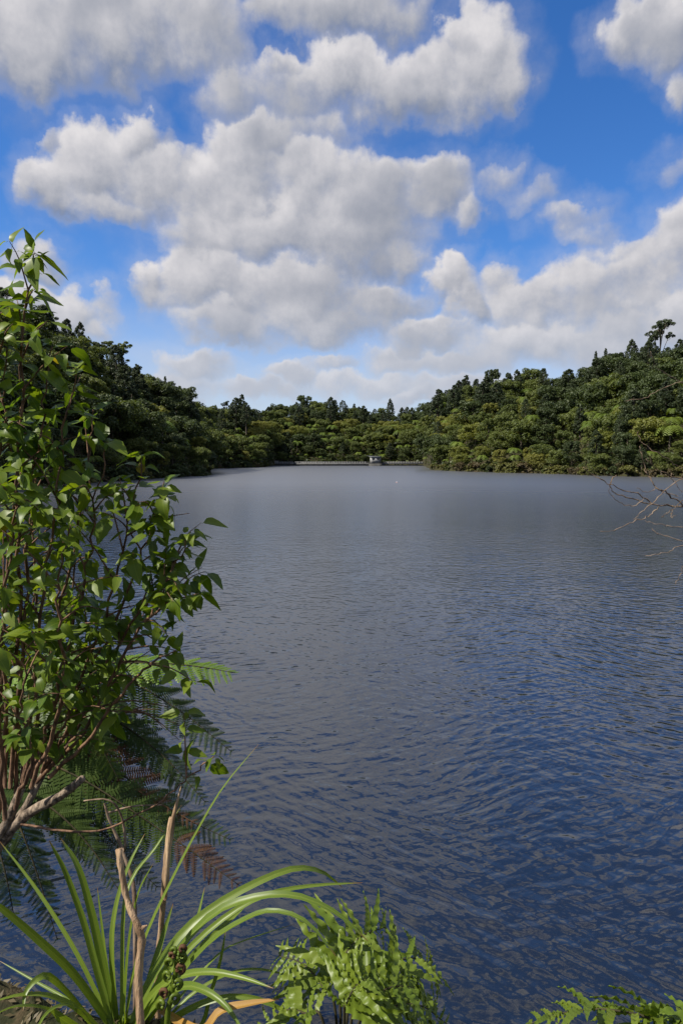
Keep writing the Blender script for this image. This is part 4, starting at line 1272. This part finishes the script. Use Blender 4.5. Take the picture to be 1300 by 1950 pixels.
# ------------------------------------------------------------------ bare shrub reaching in from the right
def bare_shrub():
    bx, by = 2.35, 3.15
    bz = float(ground_z(bx, by))
    b = Vector((bx, by, bz))
    root = empty('bare_shrub', b)
    tag(root, 'leafless shrub whose thin knobbly twigs reach over the lake', 'shrub')
    rg = random.Random(9)
    top = at(1560, 640, 3.15)
    stem = smoothcurve([b + Vector((0, 0, -.2)), b + Vector((.05, 0, 1.2)), at(1600, 1000, 3.15), top], 18)
    MB().tube([x - b for x in stem], [.03 - .0012 * i for i in range(18)], 8, .08).build('stem', M['twig_grey'], root, True)
    hub = stem[11]
    h2 = stem[8]; h3 = stem[14]
    TW = [
        ([hub, (1400, 965, 3.2), (1300, 965, 3.2), (1240, 960, 3.15), (1190, 945, 3.1), (1160, 930, 3.1), (1168, 905, 3.1)], 6.0),
        ([(1240, 960, 3.15), (1215, 940, 3.12), (1190, 935, 3.1), (1150, 915, 3.08), (1130, 905, 3.07), (1110, 890, 3.05)], 4.0),
        ([(1225, 950, 3.1), (1205, 963, 3.1), (1185, 960, 3.1), (1165, 945, 3.08), (1160, 930, 3.08), (1166, 912, 3.08), (1172, 906, 3.08)], 2.6),
        ([(1300, 963, 3.2), (1270, 940, 3.15), (1250, 930, 3.1), (1236, 908, 3.1), (1228, 895, 3.1), (1220, 865, 3.08), (1217, 848, 3.08)], 5.0),
        ([(1290, 945, 3.15), (1265, 938, 3.15), (1248, 932, 3.15), (1225, 937, 3.12), (1213, 928, 3.1)], 2.6),
        ([hub, (1420, 900, 3.2), (1300, 910, 3.2), (1265, 900, 3.15), (1250, 893, 3.15), (1232, 878, 3.1), (1228, 874, 3.1)], 4.0),
        ([h3, (1400, 890, 3.0), (1297, 912, 3.0), (1250, 950, 3.0), (1220, 975, 3.0), (1205, 990, 3.0)], 3.6),
        ([(1253, 965, 3.1), (1238, 980, 3.1), (1213, 990, 3.08), (1190, 1000, 3.06), (1168, 1010, 3.04), (1143, 1012, 3.02)], 3.4),
        ([h3, (1400, 880, 3.2), (1300, 890, 3.2), (1275, 878, 3.15), (1250, 862, 3.1), (1225, 845, 3.1), (1218, 835, 3.1), (1212, 822, 3.1)], 3.2),
        ([hub, (1400, 1010, 3.0), (1300, 1004, 3.0), (1270, 1000, 3.0), (1240, 995, 3.0), (1226, 990, 3.0)], 3.0),
        ([h2, (1400, 1060, 3.0), (1300, 1032, 3.0), (1270, 1022, 3.0), (1252, 1016, 3.0), (1240, 1008, 3.0)], 3.0),
        ([h2, (1400, 1030, 2.9), (1300, 1040, 2.9), (1270, 1050, 2.9), (1245, 1057, 2.9), (1226, 1058, 2.9)], 3.0),
        ([(1280, 962, 3.15), (1278, 975, 3.12), (1278, 984, 3.1), (1284, 982, 3.1)], 2.4),
        ([(1300, 952, 3.15), (1280, 970, 3.12), (1265, 980, 3.1), (1258, 986, 3.1)], 2.2),
        ([h3, (1380, 780, 3.3), (1300, 730, 3.3), (1262, 708, 3.25), (1245, 690, 3.2), (1238, 668, 3.2)], 3.0),
        ([h3, (1380, 740, 3.2), (1298, 728, 3.2), (1262, 740, 3.2), (1225, 757, 3.2), (1190, 764, 3.2)], 3.0),
        ([(1316, 905, 3.1), (1300, 935, 3.1), (1286, 920, 3.1), (1278, 912, 3.1), (1277, 903, 3.1)], 2.2),
        ([h2, (1420, 1130, 2.8), (1310, 1080, 2.8), (1297, 1092, 2.8), (1286, 1112, 2.8)], 2.4),
    ]
    for way, wpx in TW:
        p = [w_ if isinstance(w_, Vector) else at(*w_) for w_ in way]
        n = 30
        pts = smoothcurve(p, n)
        pts = [pts[0]] + [q + Vector((rg.gauss(0, .0028), rg.gauss(0, .004), rg.gauss(0, .0028))) for q in pts[1:]]
        r0 = wpx * .28 / F * 3.1
        rad = [max(.0012, r0 * (1 - .55 * i / (n - 1))) * (1.45 if rg.random() < .14 else 1) for i in range(n)]
        MB().tube([x - b for x in pts], rad, 6).build('twig', M['twig_grey'], root, True)
bare_shrub()

# ------------------------------------------------------------------ leaf litter on the bank
def litter():
    n = 1400
    x = RNG.uniform(-1.3, .3, n); y = bank_edge(x) - RNG.uniform(-.12, .6, n)
    z = ground_z(x, y) + .008
    mb = MB()
    cards(mb, np.stack([x, y, z], 1), RNG.normal(size=(n, 3)) * .35 + np.array([0, 0, 1.]), RNG.uniform(.006, .02, n), .35)
    tag(mb.build('leaf_litter', M['brown_shrub']), 'dry brown leaf litter on the bank under the strap leaves', 'leaf litter', kind='stuff')
litter()
